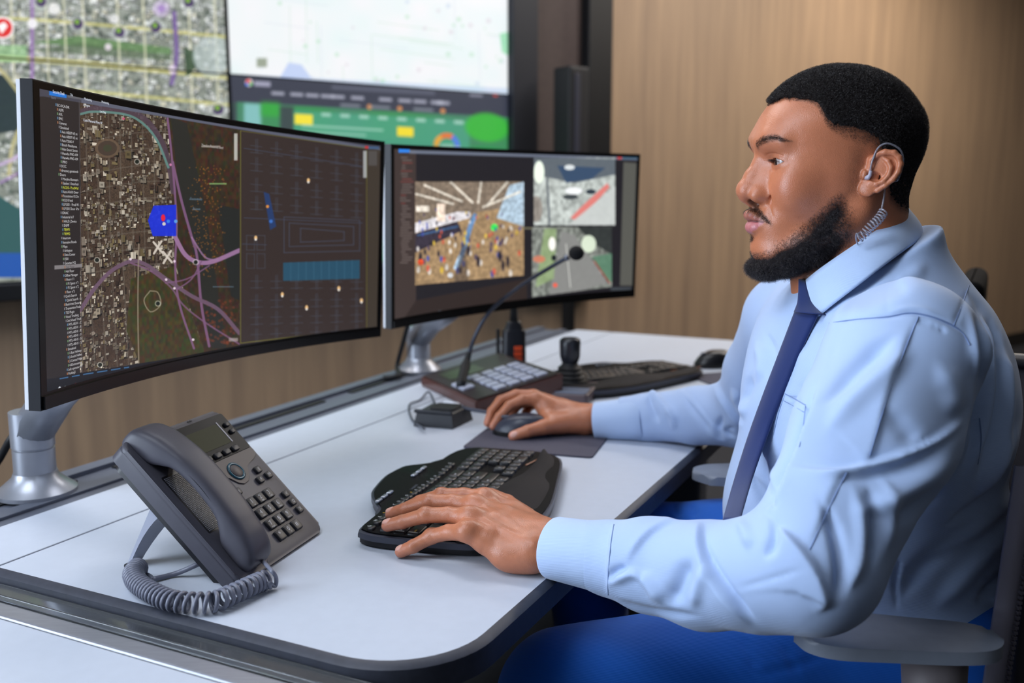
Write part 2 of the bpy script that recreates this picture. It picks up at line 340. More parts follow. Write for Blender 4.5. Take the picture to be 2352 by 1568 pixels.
# surround of the video wall: bottom rail, right jamb, brown infill, outer jamb
s2, s3, s4 = (float(wall_xy(x, 200)[0]) for x in (1226, 1342, 1396))
zb = ZS-PHGT
tsur = thing('video_wall_surround', 'dark surround framing the video wall, black jambs with a brown strip between', 'frame', tuple(MW @ Vector((1, .09, zb-.05))), WA)
Mi = tsur.matrix_basis.inverted() @ MW
MB(Mi).box((-2.6, -.03, zb-.055), (SR1+.002, .1, zb-.002), .004).build('bottom_rail', bezel, tsur)
MB(Mi).box((SR1+.002, -.03, zb-.055), (s2, .1, 2.6), .004).build('jamb', frame_m, tsur)
MB(Mi).box((s3, -.03, zb-.2), (s4, .1, 2.6), .004).build('jamb', bezel, tsur)
MB(Mi).box((s2, .02, zb-.2), (s3, .1, 2.6), .002).build('infill_panel', brown_m, tsur)
MB(Mi).box((-2.6, -.03, ZS+PHGT+.002), (SR1+.002, .1, 2.6), .004).build('top_rail', bezel, tsur)
# column loudspeaker
sp = pd(1310, 156, 4.05); tsp = thing('column_speaker', 'slim black column loudspeaker standing right of the video wall', 'speaker', (sp[0], sp[1]-.02, 0), WA)
MB().box((-.055, -.06, .86), (.055, .05, sp[2]), .012, 3).build('cabinet', mat('speaker_black', (20, 20, 23), .6), tsp)
MB().box((-.028, -.064, .9), (.0, -.058, sp[2]-.03), .002).build('grille', mat('speaker_grille', (46, 47, 60), .5), tsp)
MB().box((-.02, -.02, .02), (.02, .02, .87)).box((-.12, -.12, 0), (.12, .12, .02), .004).build('stand', bezel, tsp)
# ------------------------------------------------------------------ desk
DU = np.array([.441, .8975]); DV = np.array([-.8975, .441]); DO = np.array([-.076, .855])
MD = Matrix(((DU[0], DV[0], 0, DO[0]), (DU[1], DV[1], 0, DO[1]), (0, 0, 1, DESK), (0, 0, 0, 1)))   # x along the desk, y to its back
white_m = noisy(mat('white_laminate', (192, 199, 212), .42, spec=.35), 60, .015, .05, 900, dist=.0003)
edge_m = noisy(mat('charcoal_edge', (52, 55, 66), .5), 90, .12)
alu = noisy(mat('brushed_aluminium', (150, 152, 160), .38, metal=.55), 30, .08, stretch=(1, 14, 14))
slat_m = noisy(mat('grey_slat_rail', (96, 101, 114), .5, metal=.2), 30, .06, stretch=(1, 20, 20))
dark_m = mat('soft_black', (18, 19, 22), .6)
silver = noisy(mat('satin_silver', (150, 153, 162), .33, metal=.6), 20, .05)
desk = thing('console_desk', 'long white console desk with charcoal edge and grey rear rail, carrying the large monitor', 'desk', (0, 0, 0))
LEN = 2.17; SV = .619; BV = .746; RV = .888; RC = .105
def outline(inset, r, x1=LEN, y1=SV):
    p = []
    for k in range(13):
        t = R(180 + 90*k/12); p.append((inset + r + r*math.cos(t), inset + r + r*math.sin(t)))
    p = [(inset, y1)] + p + [(x1 - inset, inset), (x1 - inset, y1)]
    return p
MB(MD).prism(outline(.0, RC), -.030, -.0002).build('tabletop', white_m, desk)
def edge_strip(name, path, z0, z1, t0, t1, mat_, bev=.005):
    """band following a path, from t0 to t1 outside it"""
    P = [np.array(p) for p in path]; A, B = [], []
    for i, p in enumerate(P):
        d = P[min(i+1, len(P)-1)] - P[max(i-1, 0)]; d = d/np.linalg.norm(d); nn = np.array([d[1], -d[0]])
        A.append(p + nn*t0); B.append(p + nn*t1)
    m = MB(MD); sec = []
    for a, b in zip(A, B):
        sec.append([m._v((a[0], a[1], z1)), m._v((a[0]+(b[0]-a[0])*.6, a[1]+(b[1]-a[1])*.6, z1-.0015)), m._v((b[0], b[1], z1-bev)), m._v((b[0], b[1], z0)), m._v((a[0], a[1], z0))])
    for s, t in zip(sec, sec[1:]):
        for k in range(5): m.bm.faces.new((s[k], s[(k+1) % 5], t[(k+1) % 5], t[k]))
    m.bm.faces.new(sec[0][::-1]); m.bm.faces.new(sec[-1]); return m.build(name, mat_, desk, angle=40)
edge_strip('edge_band', [(0, BV)] + outline(0, RC)[1:-1], -.032, .0, 0, .011, edge_m)
MB(MD).box((.004, SV+.0042, -.03), (LEN, BV, 0), .001).build('rear_panel', white_m, desk)
MB(MD).box((.004, SV-.001, -.03), (LEN, SV+.0045, -.005)).build('seam_gasket', dark_m, desk)
rail = MB(MD).box((.004, BV+.001, -.045), (LEN, RV, -.006), .002)
rail.box((.004, BV+.035, -.006), (LEN, BV+.062, -.001), .001).box((.004, RV-.03, -.006), (LEN, RV, .002), .001)
rail.build('slat_rail', slat_m, desk)
sl = MB(MD)
for a, b in ((.38, .62), (.66, .95), (1.05, 1.3), (.12, .3)): sl.box((a, RV-.05, -.0058), (b, RV-.036, -.0030))
sl.build('cable_slot', dark_m, desk)
legs = MB(MD)
for x in (.28, 1.9): MB(MD).box((x, .25, -DESK), (x+.09, .55, -.06), .01).build('leg', slat_m, desk); MB(MD).box((x-.01, .1, -DESK), (x+.10, .8, -DESK+.03), .01).build('foot', slat_m, desk)
MB(MD).box((.30, .3, -.09), (1.95, .5, -.032), .004).build('crossbeam', slat_m, desk)
MB(MD).box((.05, .70, -.62), (LEN-.05, .715, -.05), .002).build('modesty_panel', mat('dark_modesty_panel', (30, 32, 38), .6), desk)
# neighbouring desk at the lower left and the trunking between the two
d2 = thing('console_desk', 'neighbouring white desk surface at the lower left corner, beyond the grey trunking', 'desk')
MB(MD).prism([(-1.0, .0), (-.089, .0), (-.089, 1.0), (-1.0, 1.0)], -.035, -.004, .001).build('tabletop', white_m, d2)
MB(MD).box((-.14, .25, -DESK), (-.30, .55, -.035), .01).build('leg', slat_m, d2)
tr = thing('cable_trunking', 'grey metal cable trunking with a clear plastic cover between the two white desks', 'trunking')
t = MB(MD); t.box((-.087, .02, -.06), (-.062, 1.0, -.002), .003).box((-.062, .02, -.06), (-.048, 1.0, -.012), .002); t.build('channel', alu, tr)
MB(MD).box((-.047, .03, -.06), (-.0125, .99, -.018), .002).build('tray', edge_m, tr)
clear = mat('clear_plastic', (235, 240, 245), .08, trans=.95, ior=1.46)
MB(MD).box((-.047, .025, -.0150), (-.0125, .80, -.0120), .0010).build('clear_cover', clear, tr)
MB(MD).box((-.0475, .025, -.0118), (-.0445, .80, -.0045), .0012).build('cover_lip', clear, tr)
MB(MD).tube([(-.094, .0, -.02), (-.075, -.02, -.022), (-.05, -.022, -.026), (-.035, .0, -.03)], .013, 10).build('end_cap', slat_m, tr, True)

# ------------------------------------------------------------------ monitors
plast = mat('black_plastic', (26, 27, 32), .42, spec=.4); bez = mat('glossy_black_bezel', (14, 13, 15), .22); wshell = mat('white_shell', (225, 227, 232), .35)
def mbasis(yaw, tilt, roll):
    u = np.array([math.cos(yaw), math.sin(yaw), 0]); n0 = np.array([math.sin(yaw), -math.cos(yaw), 0]); z = np.array([0, 0, 1.])
    n = n0*math.cos(tilt) + z*math.sin(tilt); up = z*math.cos(tilt) - n0*math.sin(tilt)
    return u*math.cos(roll)+up*math.sin(roll), up*math.cos(roll)-u*math.sin(roll), n
class Curved:
    """a gently curved display: u in metres across, v up, w out towards the viewer"""
    def __init__(s, c, yaw, tilt, roll, W, H, rad):
        s.c = np.array(c); s.u, s.up, s.n = mbasis(yaw, tilt, roll); s.W, s.H, s.rad = W, H, rad
        s.sag = rad - math.sqrt(rad*rad - (W/2)**2)
        s.arc = 2*rad*math.asin(W/2/rad)
    def P(s, u, v, w=0.0):
        u, v, w = np.broadcast_arrays(np.asarray(u, float), v, w); a = u/s.rad
        x = (s.rad - w)*np.sin(a); y = (s.rad - (s.rad - w)*np.cos(a)) - s.sag
        return s.c + x[..., None]*s.u + v[..., None]*s.up + y[..., None]*s.n
    def slab(s, name, u0, u1, v0, v1, w0, w1, mat_, parent, nu=48, r=.0):
        us = np.linspace(u0, u1, nu+1); m = bmesh.new(); rows = []
        for u in us:
            rows.append([m.verts.new(s.P(u, v, w)) for v, w in ((v0, w0), (v0, w1), (v1, w1), (v1, w0))])
        for a, b in zip(rows, rows[1:]):
            for k in range(4): m.faces.new((a[k], b[k], b[(k+1) % 4], a[(k+1) % 4]))
        m.faces.new(rows[0]); m.faces.new(rows[-1][::-1]); bmesh.ops.recalc_face_normals(m, faces=m.faces)
        me = bpy.data.meshes.new(name); m.to_mesh(me); m.free(); me.shade_smooth(); o = link(name, me, mat_, parent); me.set_sharp_from_angle(angle=R(40)); return o
    def screen(s, mat_, parent, bl, br, bb, bt, w=.0004, nu=64):
        u0, u1, v0, v1 = -s.arc/2+bl, s.arc/2-br, -s.H/2+bb, s.H/2-bt; s.su = (u0, u1, v0, v1)
        us = np.linspace(u0, u1, nu+1); V = np.concatenate([s.P(us, v0, w), s.P(us, v1, w)]); me = bpy.data.meshes.new('screen')
        me.from_pydata([tuple(p) for p in V], [], [(i, i+1, nu+2+i, nu+1+i) for i in range(nu)])
        uv = me.uv_layers.new(name='uv')
        for p in me.polygons:
            for li in p.loop_indices:
                vi = me.loops[li].vertex_index; uv.data[li].uv = ((vi % (nu+1))/nu, vi//(nu+1))
        me.shade_smooth(); return link('screen', me, mat_, parent)
    def pxgrid(s, w, h):
        u0, u1, v0, v1 = s.su; U = np.linspace(u0, u1, w)[None].repeat(h, 0); V = np.linspace(v1, v0, h)[:, None].repeat(w, 1)
        return pj(s.P(U, V, 0.0))
    def uv_of(s, px, py):
        """(u,v) on the surface seen at a photograph point"""
        u, v = 0.0, 0.0
        for _ in range(25):
            x, y = pj(s.P(u, v)); xu, yu = pj(s.P(u+1e-4, v)); xv, yv = pj(s.P(u, v+1e-4))
            J = np.array([[xu-x, xv-x], [yu-y, yv-y]])/1e-4; d = np.linalg.solve(J, [px-x, py-y]); u += d[0]; v += d[1]
        return float(u), float(v)
def clamp_arm(name_label, base_px, col_h, target, mid, mb):
    b = pz(*base_px, z=DESK-.002); t = thing('monitor_arm', name_label, 'monitor arm', tuple(b))  # jointed monitor arm on a desk base
    MB().lathe([(.058, 0), (.058, .006), (.050, .012), (.034, .026), (.031, .034)], 40).build('base', silver, t, angle=35)
    MB().lathe([(.030, .034), (.030, .070), (.0285, .071), (.0285, .073), (.031, .074), (.031, col_h)], 40).build('column', silver, t, angle=35)
    m = Vector(mid) - Vector(b); e = Vector(target) - Vector(b)
    MB().tube([(0, 0, col_h-.032), (m.x*.3, m.y*.3, col_h-.01+(m.z-col_h)*.3), tuple(m), ], [.031, .03, .026], 20).build('lower_link', silver, t, True)
    MB().tube([tuple(m), tuple(e)], [.024, .020], 20).build('upper_link', silver, t, True)
    MB(Matrix.Translation(e)).box((-.03, -.03, -.04), (.03, .03, .04), .008).build('mount_plate', slat_m, t)
    return t, b
# large monitor
m1 = Curved((-.3831, 1.4456, 1.1175), 1.2154, -.0259, -.0392, .809, .365, 1.5)
t1 = thing('curved_monitor', 'large curved ultrawide monitor at the left showing a dark satellite map', 'monitor', tuple(m1.P(0, -m1.H/2)))
T1 = Matrix.Translation(-t1.location)
A1 = m1.arc/2
def rel(o, t): o.matrix_parent_inverse = Matrix.Translation(-t.location); return o
rel(m1.slab('frame', -A1, A1, -m1.H/2, m1.H/2, -.014, .0, plast, t1), t1)
rel(m1.slab('bezel', -A1+.0015, A1-.0015, -m1.H/2+.0015, m1.H/2-.0015, -.002, .0003, bez, t1), t1)
rel(m1.slab('chin_bar', -A1+.004, A1-.004, -m1.H/2+.001, -m1.H/2+.016, .0, .0035, bez, t1), t1)
rel(m1.slab('rear_shell', -A1+.001, A1-.001, -m1.H/2+.001, m1.H/2-.001, -.019, -.0142, wshell, t1), t1)
bk = MB(); cc = m1.P(0, 0, -.019); 
# second monitor
m2 = Curved((.042, 2.2091, 1.1007), .8039, -.0257, 0, .809, .365, 1.8)
t2 = thing('curved_monitor', 'second ultrawide monitor, farther right, showing camera views of a hall and streets', 'monitor', tuple(m2.P(0, -m2.H/2)))
A2 = m2.arc/2
rel(m2.slab('frame', -A2, A2, -m2.H/2, m2.H/2, -.016, .0, plast, t2), t2)
rel(m2.slab('bezel', -A2+.0015, A2-.0015, -m2.H/2+.0015, m2.H/2-.0015, -.002, .0003, bez, t2), t2)
rel(m2.slab('chin_bar', -A2+.004, A2-.004, -m2.H/2+.001, -m2.H/2+.016, .0, .0035, bez, t2), t2)
rel(m2.slab('rear_shell', -A2+.001, A2-.001, -m2.H/2+.001, m2.H/2-.001, -.021, -.0162, wshell, t2), t2)
for mm, tt in ((m1, t1), (m2, t2)):
    b = MB(Matrix(((mm.u[0], mm.up[0], mm.n[0], 0), (mm.u[1], mm.up[1], mm.n[1], 0), (mm.u[2], mm.up[2], mm.n[2], 0), (0, 0, 0, 1))))
    q = Vector(mm.c - np.array(tt.location)); b.M = Matrix.Translation(q) @ b.M
    b.prism(rounded(-.17, -.09, .17, .10, .03), -mm.sag-.055, -mm.sag-.014, .01).build('rear_housing', wshell, tt, angle=40)
e1 = m1.P(0, -.01, -.075); e2 = m2.P(0, -.02, -.075)
clamp_arm('silver jointed monitor arm at the far left holding the large curved monitor', (85, 1130), .128, e1, (e1[0]-.06, e1[1]-.12, 1.0), None)
clamp_arm('silver jointed monitor arm in the middle holding the second monitor', (962, 850), .115, e2, (e2[0]-.08, e2[1]-.04, .93), None)
cb = MB().tube(spline([pd(940, 735, 2.35), pd(925, 790, 2.42), pz(912, 840, .75), pz(915, 862, .745), pz(880, 868, .742)], 6), .006, 10).build('monitor_cable', dark_m, None, True)
tag(cb, 'black cable hanging beside the middle monitor arm onto the rear rail', 'cable')
cb = MB().tube(spline([pd(-30, 1090, 1.55), pd(-5, 1060, 1.55), pd(22, 1012, 1.5), pd(40, 990, 1.5)], 6), .006, 10).build('monitor_cable', dark_m, None, True)
tag(cb, 'black cable running behind the silver arm at the left edge', 'cable')
# --- picture on the large monitor
scr = link  # keep name short
m1.screen(None, t1, .013, .012, .020, .009)
s1o = [o for o in COL.objects if o.name.startswith('screen') and o.parent == t1][0]; rel(s1o, t1)
def paint1(w=2000, h=840):
    X, Y = m1.pxgrid(w, h); A = np.zeros((h, w, 3), np.float32); A[:] = np.array((38, 33, 34))/255
    p = Paint(A, X, Y)
    C = city(h, w, 40, 31, [(54, 40, 32), (74, 60, 48), (150, 138, 120), (128, 116, 104), (186, 176, 160), (96, 86, 74), (60, 44, 36), (110, 96, 66)])
    C2 = city(h, w, 22, 77, [(54, 40, 32), (74, 60, 48), (150, 138, 120), (128, 116, 104), (186, 176, 160), (96, 86, 74), (60, 44, 36), (110, 96, 66)])
    n1 = vnoise(h, w, 10, 22, 2); C = np.where((n1 > .55)[..., None], C, C2)*1.02
    # streets
    pc = Paint(C, X, Y)
    for x0 in range(196, 400, 26): pc.line([(x0, 260), (x0+6, 560), (x0+22, 860)], 3.2, (104, 96, 86), .45)
    for y0 in range(300, 620, 38): pc.line([(180, y0+28), (300, y0+6), (400, y0)], 3, (104, 96, 86), .45)
    forest = (np.stack([54+40*vnoise(h, w, 60, 150, 5), 42+26*vnoise(h, w, 60, 150, 6), 30+14*vnoise(h, w, 70, 170, 7)], -1)/255).astype(np.float32)
    # map area
    mapm = ((X > 182) & (X < 549)).astype(np.float32); A[:] = np.where(mapm[..., None] > 0, C, A)
    def region(poly, tex):
        mk = np.zeros((h, w, 3), np.float32); Paint(mk, X, Y).poly(poly, (255, 255, 255)); A[:] = A*(1-mk) + tex*mk
    region([(384, 262), (549, 300), (549, 800), (470, 810), (400, 600), (392, 400)], forest*.72)
    region([(300, 640), (400, 610), (470, 810), (330, 860), (290, 760)], forest*np.array((.8, .95, .7), np.float32))
    region([(392, 270), (428, 282), (470, 470), (520, 800), (486, 800), (440, 560), (410, 440)], np.float32([[[38, 38, 34]]])/255*np.ones_like(forest))
    region([(500, 470), (549, 480), (549, 690), (530, 680)], np.float32([[[34, 36, 34]]])/255*np.ones_like(forest))
    for k in range(240):
        r = rng.random(2); x, y = 470+50*r[0]+20*math.sin(k), 380+260*r[1]; p.disc(x-20, y, 1.6, (150, 92, 36), .55)
    for k in range(60): r = rng.random(2); p.disc(470+70*r[0], 690+100*r[1], 3.2, (132, 58, 34), .45)
    pur = (120, 84, 118); pur2 = (150, 112, 150)
    # ring road, river parkway, highway interchange
    p.line([(182, 258), (215, 248), (280, 252), (330, 272), (368, 320), (388, 380), (398, 440)], 13, (76, 60, 72), .9)
    p.line([(182, 262), (215, 256), (285, 262), (326, 282), (360, 322), (386, 384)], 5.5, (92, 128, 122), .95)
    p.line([(384, 270), (392, 340), (400, 430), (405, 520), (402, 620), (412, 700), (445, 800)], 5, pur, .95)
    p.line([(396, 372), (416, 460), (440, 545), (452, 590), (462, 700), (480, 795)], 6, pur, .95)
    p.line([(402, 545), (425, 585), (455, 602), (490, 600), (549, 575)], 10, pur2, .95); p.line([(440, 545), (470, 590), (500, 597)], 4, pur2, .8)
    p.line([(184, 712), (215, 664), (255, 622), (300, 600), (335, 608), (380, 640), (440, 680), (500, 710), (549, 765)], 9, (104, 80, 100), .95)
    p.line([(300, 604), (345, 622), (392, 660), (420, 700), (470, 740), (549, 790)], 4, pur, .8); p.line([(462, 600), (440, 640), (405, 665)], 3.4, pur, .85)
    p.line([(380, 650), (430, 640), (480, 610)], 3.4, pur, .8); p.line([(318, 560), (316, 700), (318, 840)], 3.2, (140, 128, 112), .8)
    p.line([(344, 668), (330, 690), (345, 716), (368, 700), (362, 672), (344, 668)], 3, (130, 120, 98), .9)
    for dx in (0, 22):
        p.line([(352+dx, 556+dx), (372+dx, 580+dx)], 5, (206, 196, 184), .95, smooth=False); p.line([(370+dx, 554+dx), (353+dx, 582+dx)], 5, (206, 196, 184), .95, smooth=False)
    # stadium, fields
    p.disc(246, 340, 28, (96, 78, 62), .9, 22); p.disc(246, 340, 22, (64, 52, 44), .9, 17); p.disc(246, 340, 10, (58, 62, 44), .9, 8)
    # blue area with markers
    p.poly([(339, 506), (352, 472), (404, 470), (404, 542), (350, 542)], (22, 46, 214), .92)
    p.disc(374, 500, 5, (222, 28, 60), 1, 8); p.disc(376, 514, 4, (214, 206, 196), .95); p.disc(386, 508, 4, (50, 120, 226)); p.disc(403, 508, 4, (90, 150, 220))
    for x, y in ((314, 371), (222, 597), (362, 697), (449, 602), (229, 838)): p.disc(x, y, 7, (222, 222, 214), .5); p.disc(x, y, 4.6, (24, 30, 24), 1)
    for x, y in ((299, 595), (381, 642), (400, 600), (400, 662), (443, 780)): p.disc(x, y, 3, (226, 206, 220), .95)
    p.disc(283, 272, 3, (190, 80, 110)); p.disc(391, 378, 3, (190, 120, 160))
    p.rect(480, 420, 520, 423.4, (130, 170, 106), .8); p.rect(462, 334, 505, 338, (180, 172, 164), .6); p.rect(434, 456, 464, 459, (90, 110, 126), .6); p.rect(442, 479, 460, 482, (90, 110, 126), .6); p.rect(488, 657, 536, 660, (90, 110, 126), .6)
    p.rect(537, 306, 545, 368, (196, 196, 190), .85, 2); p.rect(525, 776, 546, 784, (170, 160, 160), .7, 2)
    # header rows of the program
    def band(f0, f1, x0, x1, col, a=1):    # between two lines running along the top edge
        q = Paint(A, X, Y - np.interp(X, [100, 300, 500, 700, 880], [197, 231, 265, 297, 329])); q.rect(x0, f0, x1, f1, col, a, 1.2)
    band(-30, 24, 90, 900, (38, 34, 38)); band(4, 24, 90, 900, (64, 64, 76)); band(13, 24, 186, 880, (92, 96, 112), .85)
    band(5, 19, 112, 152, (24, 112, 204)); band(4, 17, 154, 186, (92, 92, 98)); band(7, 16, 217, 250, (104, 104, 112), .9); band(7, 16, 256, 284, (84, 84, 92), .9)
    # floor plan on the right half
    p.poly([(550, 298), (868, 345), (868, 772), (550, 790)], (52, 42, 40), 1)
    lx = lambda x0, y0, x1, y1, c=(66, 68, 78), wd=1.6: p.line([(x0, y0), (x1, y1)], wd, c, .8, smooth=False)
    sk = lambda x, y: y + (x-550)*(.148*(1-(y-300)/480.) - .047*((y-300)/480.))
    for y in (330, 372, 420, 462, 645, 690, 730, 770):
        for k in range(6):
            x = 575+k*46; lx(x, sk(x, y), x+26, sk(x+26, y)); 
            if k % 2 == 0 or True:
                lx(x+12, sk(x, y)-14, x+12, sk(x, y)+18); lx(x+16, sk(x, y)-14, x+16, sk(x, y)+18); lx(x, sk(x, y)+16, x+28, sk(x+28, y)+15)
    for a in ((560, 340, 832, 382), (560, 500, 832, 512), (556, 560, 612, 562)): lx(a[0], a[1], a[2], a[3], (64, 72, 92))
    for x0, y0, x1, y1 in ((652, 498, 826, 580), (664, 512, 812, 566), (690, 524, 790, 556)):
        for q in ((x0, y0+0, x1, y0+8), (x0, y1, x1, y1-4), (x0, y0, x0, y1), (x1, y0+8, x1, y1-4)): lx(*q, (68, 74, 92), 1.8)
    for x0, y0 in ((566, 540), (566, 582), (590, 540), (590, 582)):
        for q in ((x0, y0, x0+18, y0+1), (x0, y0+34, x0+18, y0+34), (x0, y0, x0, y0+34), (x0+18, y0, x0+18, y0+34)): lx(*q)
    p.poly([(650, 603), (826, 597), (826, 640), (650, 645)], (38, 80, 104), .9)
    for k in range(1, 10): lx(650+k*17.6, 603-k*.6, 650+k*17.6, 645-k*.5, (56, 98, 122), 1.3)
    p.poly([(605, 440), (618, 445), (634, 520), (620, 528)], (32, 62, 120), .75); p.disc(614, 474, 3.4, (214, 140, 60)); p.disc(622, 508, 4, (60, 110, 190))
    for x, y in ((708, 414), (587, 546), (648, 676), (778, 662), (704, 706), (830, 690)): p.disc(x, y, 3.4, (236, 190, 130), .95, 5); p.disc(x, y+4, 2.6, (230, 226, 220), .9)
    ye = (112, 108, 44)
    p.line([(552, 300), (552, 788)], 1.8, ye, .9, smooth=False); p.line([(552, 300), (838, 340)], 1.6, ye, .7, smooth=False); p.line([(552, 788), (842, 754)], 1.8, ye, .9, smooth=False); p.line([(842, 345), (842, 754)], 1.6, ye, .8, smooth=False)
    p.poly([(844, 340), (880, 345), (880, 760), (844, 760)], (62, 54, 46), .9); p.rect(834, 346, 842, 408, (180, 184, 186), .8, 2); p.rect(846, 346, 866, 380, (84, 80, 80), .8, 3)
    p.rect(838, 335, 846, 341, (190, 50, 50), .9); p.rect(846, 336, 870, 342, (60, 90, 130), .8)
    # side list: rows and selection
    def side_u(x): return X < x
    mk = (X < 183)
    A[:] = np.where((mk & (Y > 235))[..., None], np.float32([38, 33, 34])/255*np.ones(3, np.float32), A)
    p.line([(181, 232), (188, 868)], 1.5, (80, 76, 78), .9, smooth=False)
    p.poly([(124, 609.5), (188, 605.5), (188, 613.5), (124, 619)], (128, 124, 126), .95)
    # task bar
    tb = np.interp(X, [100, 200, 300, 400, 500, 600, 700, 880], [872, 854, 838, 822, 806, 795, 786, 772])
    q = Paint(A, X, Y-tb); q.rect(60, 0, 900, 60, (18, 20, 28), 1, 1.5); q.rect(60, 12, 900, 60, (12, 16, 24), 1, 1.5)
    for x0, x1 in ((136, 156), (164, 182), (190, 214), (222, 246), (254, 276), (284, 296)): q.rect(x0, 3, x1, 6, (66, 120, 170), .75)
    for x, c, wd in ((136, (200, 205, 212), 3), (149, (160, 165, 172), 2.2), (161, (160, 165, 172), 2.4), (186, (40, 60, 90), 3), (198, (226, 186, 80), 3.4), (210, (90, 130, 220), 3.4)): q.disc(x, 26, wd, c, 1, wd*1.3)
    q.disc(173, 26, 4, (222, 70, 54), 1, 5); q.disc(173, 26, 1.8, (70, 130, 230), 1, 2.2); q.rect(169, 29, 173, 32, (70, 170, 80), .9); q.rect(175, 26, 178, 31, (236, 190, 50), .9)
    for x in (172, 186, 198, 210): q.rect(x-5, 32, x+5, 33.5, (90, 160, 220), .9)
    return A
s1o.data.materials.append(screen_mat('satellite_map_picture', paint1(), .95, .3, (.012, .012, .012, 1)))
# side list lettering, as raised flat glyphs lying on the screen
rows = [('EC-DCA-DIR', 0, 0), ('ALPR', 1, 0), ('AVL', 1, 0), ('EMC', 1, 0), ('Cameras', 1, 0), ('Simulated', 2, 0), ('Axis A8207-VE mk II - Camera', 3, 0), ('Axis A8207-VE mk II - Camera', 3, 0), ('Axis P3265-V', 3, 0), ('Bosch Flexidome 5100i', 3, 0),
        ('Halo Smart Sensor', 3, 0), ('Hanwha PND-A9081RV - Came', 3, 0), ('Hanwha PND-A9081RV - Came', 3, 0), ('IPRO', 3, 0), ('DCIC', 2, 0), ('directory.genetecdemo.com (Sec', 2, 0), ('Doors', 1, 0), ('Morpho Biometrics', 3, 0), ('Station 1 Interlock', 3, 0), ('A1210 - ProdWall', 3, 1),
        ('Axis A1610 Door', 3, 0), ('Facestation F2 Door', 3, 0), ('KS210 lock', 3, 0), ('LP1501 - Prod Wall', 3, 0), ('LP1501 Door -Power Demo', 3, 0), ('IDRAC', 2, 0), ('Industrial IoT', 2, 0), ('HALO_Device', 3, 0), ('SNMP', 3, 0), ('TEMP1', 3, 1), ('TEMP2', 3, 1), ('Intercom', 2, 0), ('Intrusion Panels', 2, 0), ('Maps', 2, 0),
        ('Arlington', 3, 0), ('Data Center', 3, 0), ('ESRI', 3, 0), ('Genetec HQ', 3, 0), ('2nd Floor', 4, 2), ('4th Floor', 4, 0), ('Office Manager', 3, 0), ('Floor n°1', 4, 0), ('F1 Space n°1', 5, 0), ('F1 Space n°2', 5, 0), ('Floor n°2', 4, 0), ('Quick Search', 3, 0), ('Quick Search - Camera - 01', 4, 0),
        ('Restricted Security Area Surveilla', 3, 0), ('Transaction Finder', 3, 0), ('TSS Plugin', 3, 0), ('Visual Tracking', 3, 0), ('2nd Visual Tracking', 4, 0), ('MTL-AE-01 - Central Hallway', 5, 0), ('MTL-AE-01 - East Hallway', 5, 0), ('MTL-AE-01 - Employee Entra', 5, 0), ('MTL-AE-01 - Main Entrance', 5, 0), ('MTL-AE-01 - North Hallway', 5, 0), ('MTL-AE-01 - South Hallway', 5, 0),
        ('Simulated', 4, 0), ('1-East Hallway', 5, 0), ('2-South Hallway', 5, 0), ('3-Central Hallway', 5, 0), ('4-ESummamegny', 5, 0), ('Left operator BW', 4, 0), ('Parking2', 4, 0)]
uA, vA = m1.uv_of(124, 240); uB, vB = m1.uv_of(144, 861); uR, _ = m1.uv_of(182, 500)
mp1 = lambda V: m1.P(V[:, 0], V[:, 1], .0008)
def glow(name, c, s=1.0): return mat(name, (0, 0, 0), .5, emit=c, es=s)
tms = [glow('list_text_white', (190, 188, 190)), glow('list_text_yellow', (200, 204, 60)), glow('list_text_dark', (60, 56, 60))]; ims = [glow('icon_tint_%d' % q, c) for q, c in enumerate(((80, 110, 136), (140, 96, 70), (96, 124, 90), (110, 108, 112)))]
for k, (tx, ind, c) in enumerate(rows):
    v = vA + (vB-vA)*k/(len(rows)-1); V, Fs = text_mb([tx], .0043, font_scale_x=1.0); u0 = uA+.005+ind*.0026
    V[:, 0] += u0; V[:, 1] += v-.0014; V[:, 0] = np.minimum(V[:, 0], uR-.0015)
    rel(flat_mesh('text_line', [(V, Fs)], mp1, tms[c], t1), t1)
    rel(flat_mesh('list_icon', [(np.array([[u0-.0032, v-.0012], [u0-.0012, v-.0012], [u0-.0012, v+.0016], [u0-.0032, v+.0016]]), [(0, 1, 2, 3)])], mp1, ims[(k*7//5) % 4], t1), t1)
def put_text(px, py, s, size, curved, parent, mat_, sx=.85, name='caption'):
    u, v = curved.uv_of(px, py); V, Fs = text_mb([s], size, font_scale_x=sx); V[:, 0] += u; V[:, 1] += v
    o = flat_mesh(name, [(V, Fs)], lambda q: curved.P(q[:, 0], q[:, 1], .0008), mat_, parent); rel(o, parent)
gt = glow('tab_text', (214, 220, 232)); put_text(120, 213, 'Security Desk', .0048, m1, t1, gt); put_text(160, 220, 'Tile', .0040, m1, t1, gt); put_text(192, 229, 'Monitoring', .0040, m1, t1, gt); put_text(232, 236, 'Monitoring', .0040, m1, t1, gt); put_text(190, 243, 'Arlington', .0042, m1, t1, gt); put_text(116, 226, 'Search', .0040, m1, t1, glow('dim_text', (110, 110, 120)))
put_text(228, 258, 'Lee Hwy', .0042, m1, t1, gt); put_text(190, 278, 'Custis Memorial Pkwy W', .0044, m1, t1, gt); put_text(462, 336, 'Theodore Roosevelt Island', .0055, m1, t1, glow('map_label', (170, 165, 160))); put_text(436, 459, 'P o t o m a c', .0060, m1, t1, glow('water_label', (84, 104, 120))); put_text(442, 482, 'R i v e r', .0060, m1, t1, glow('water_label_b', (84, 104, 120)))
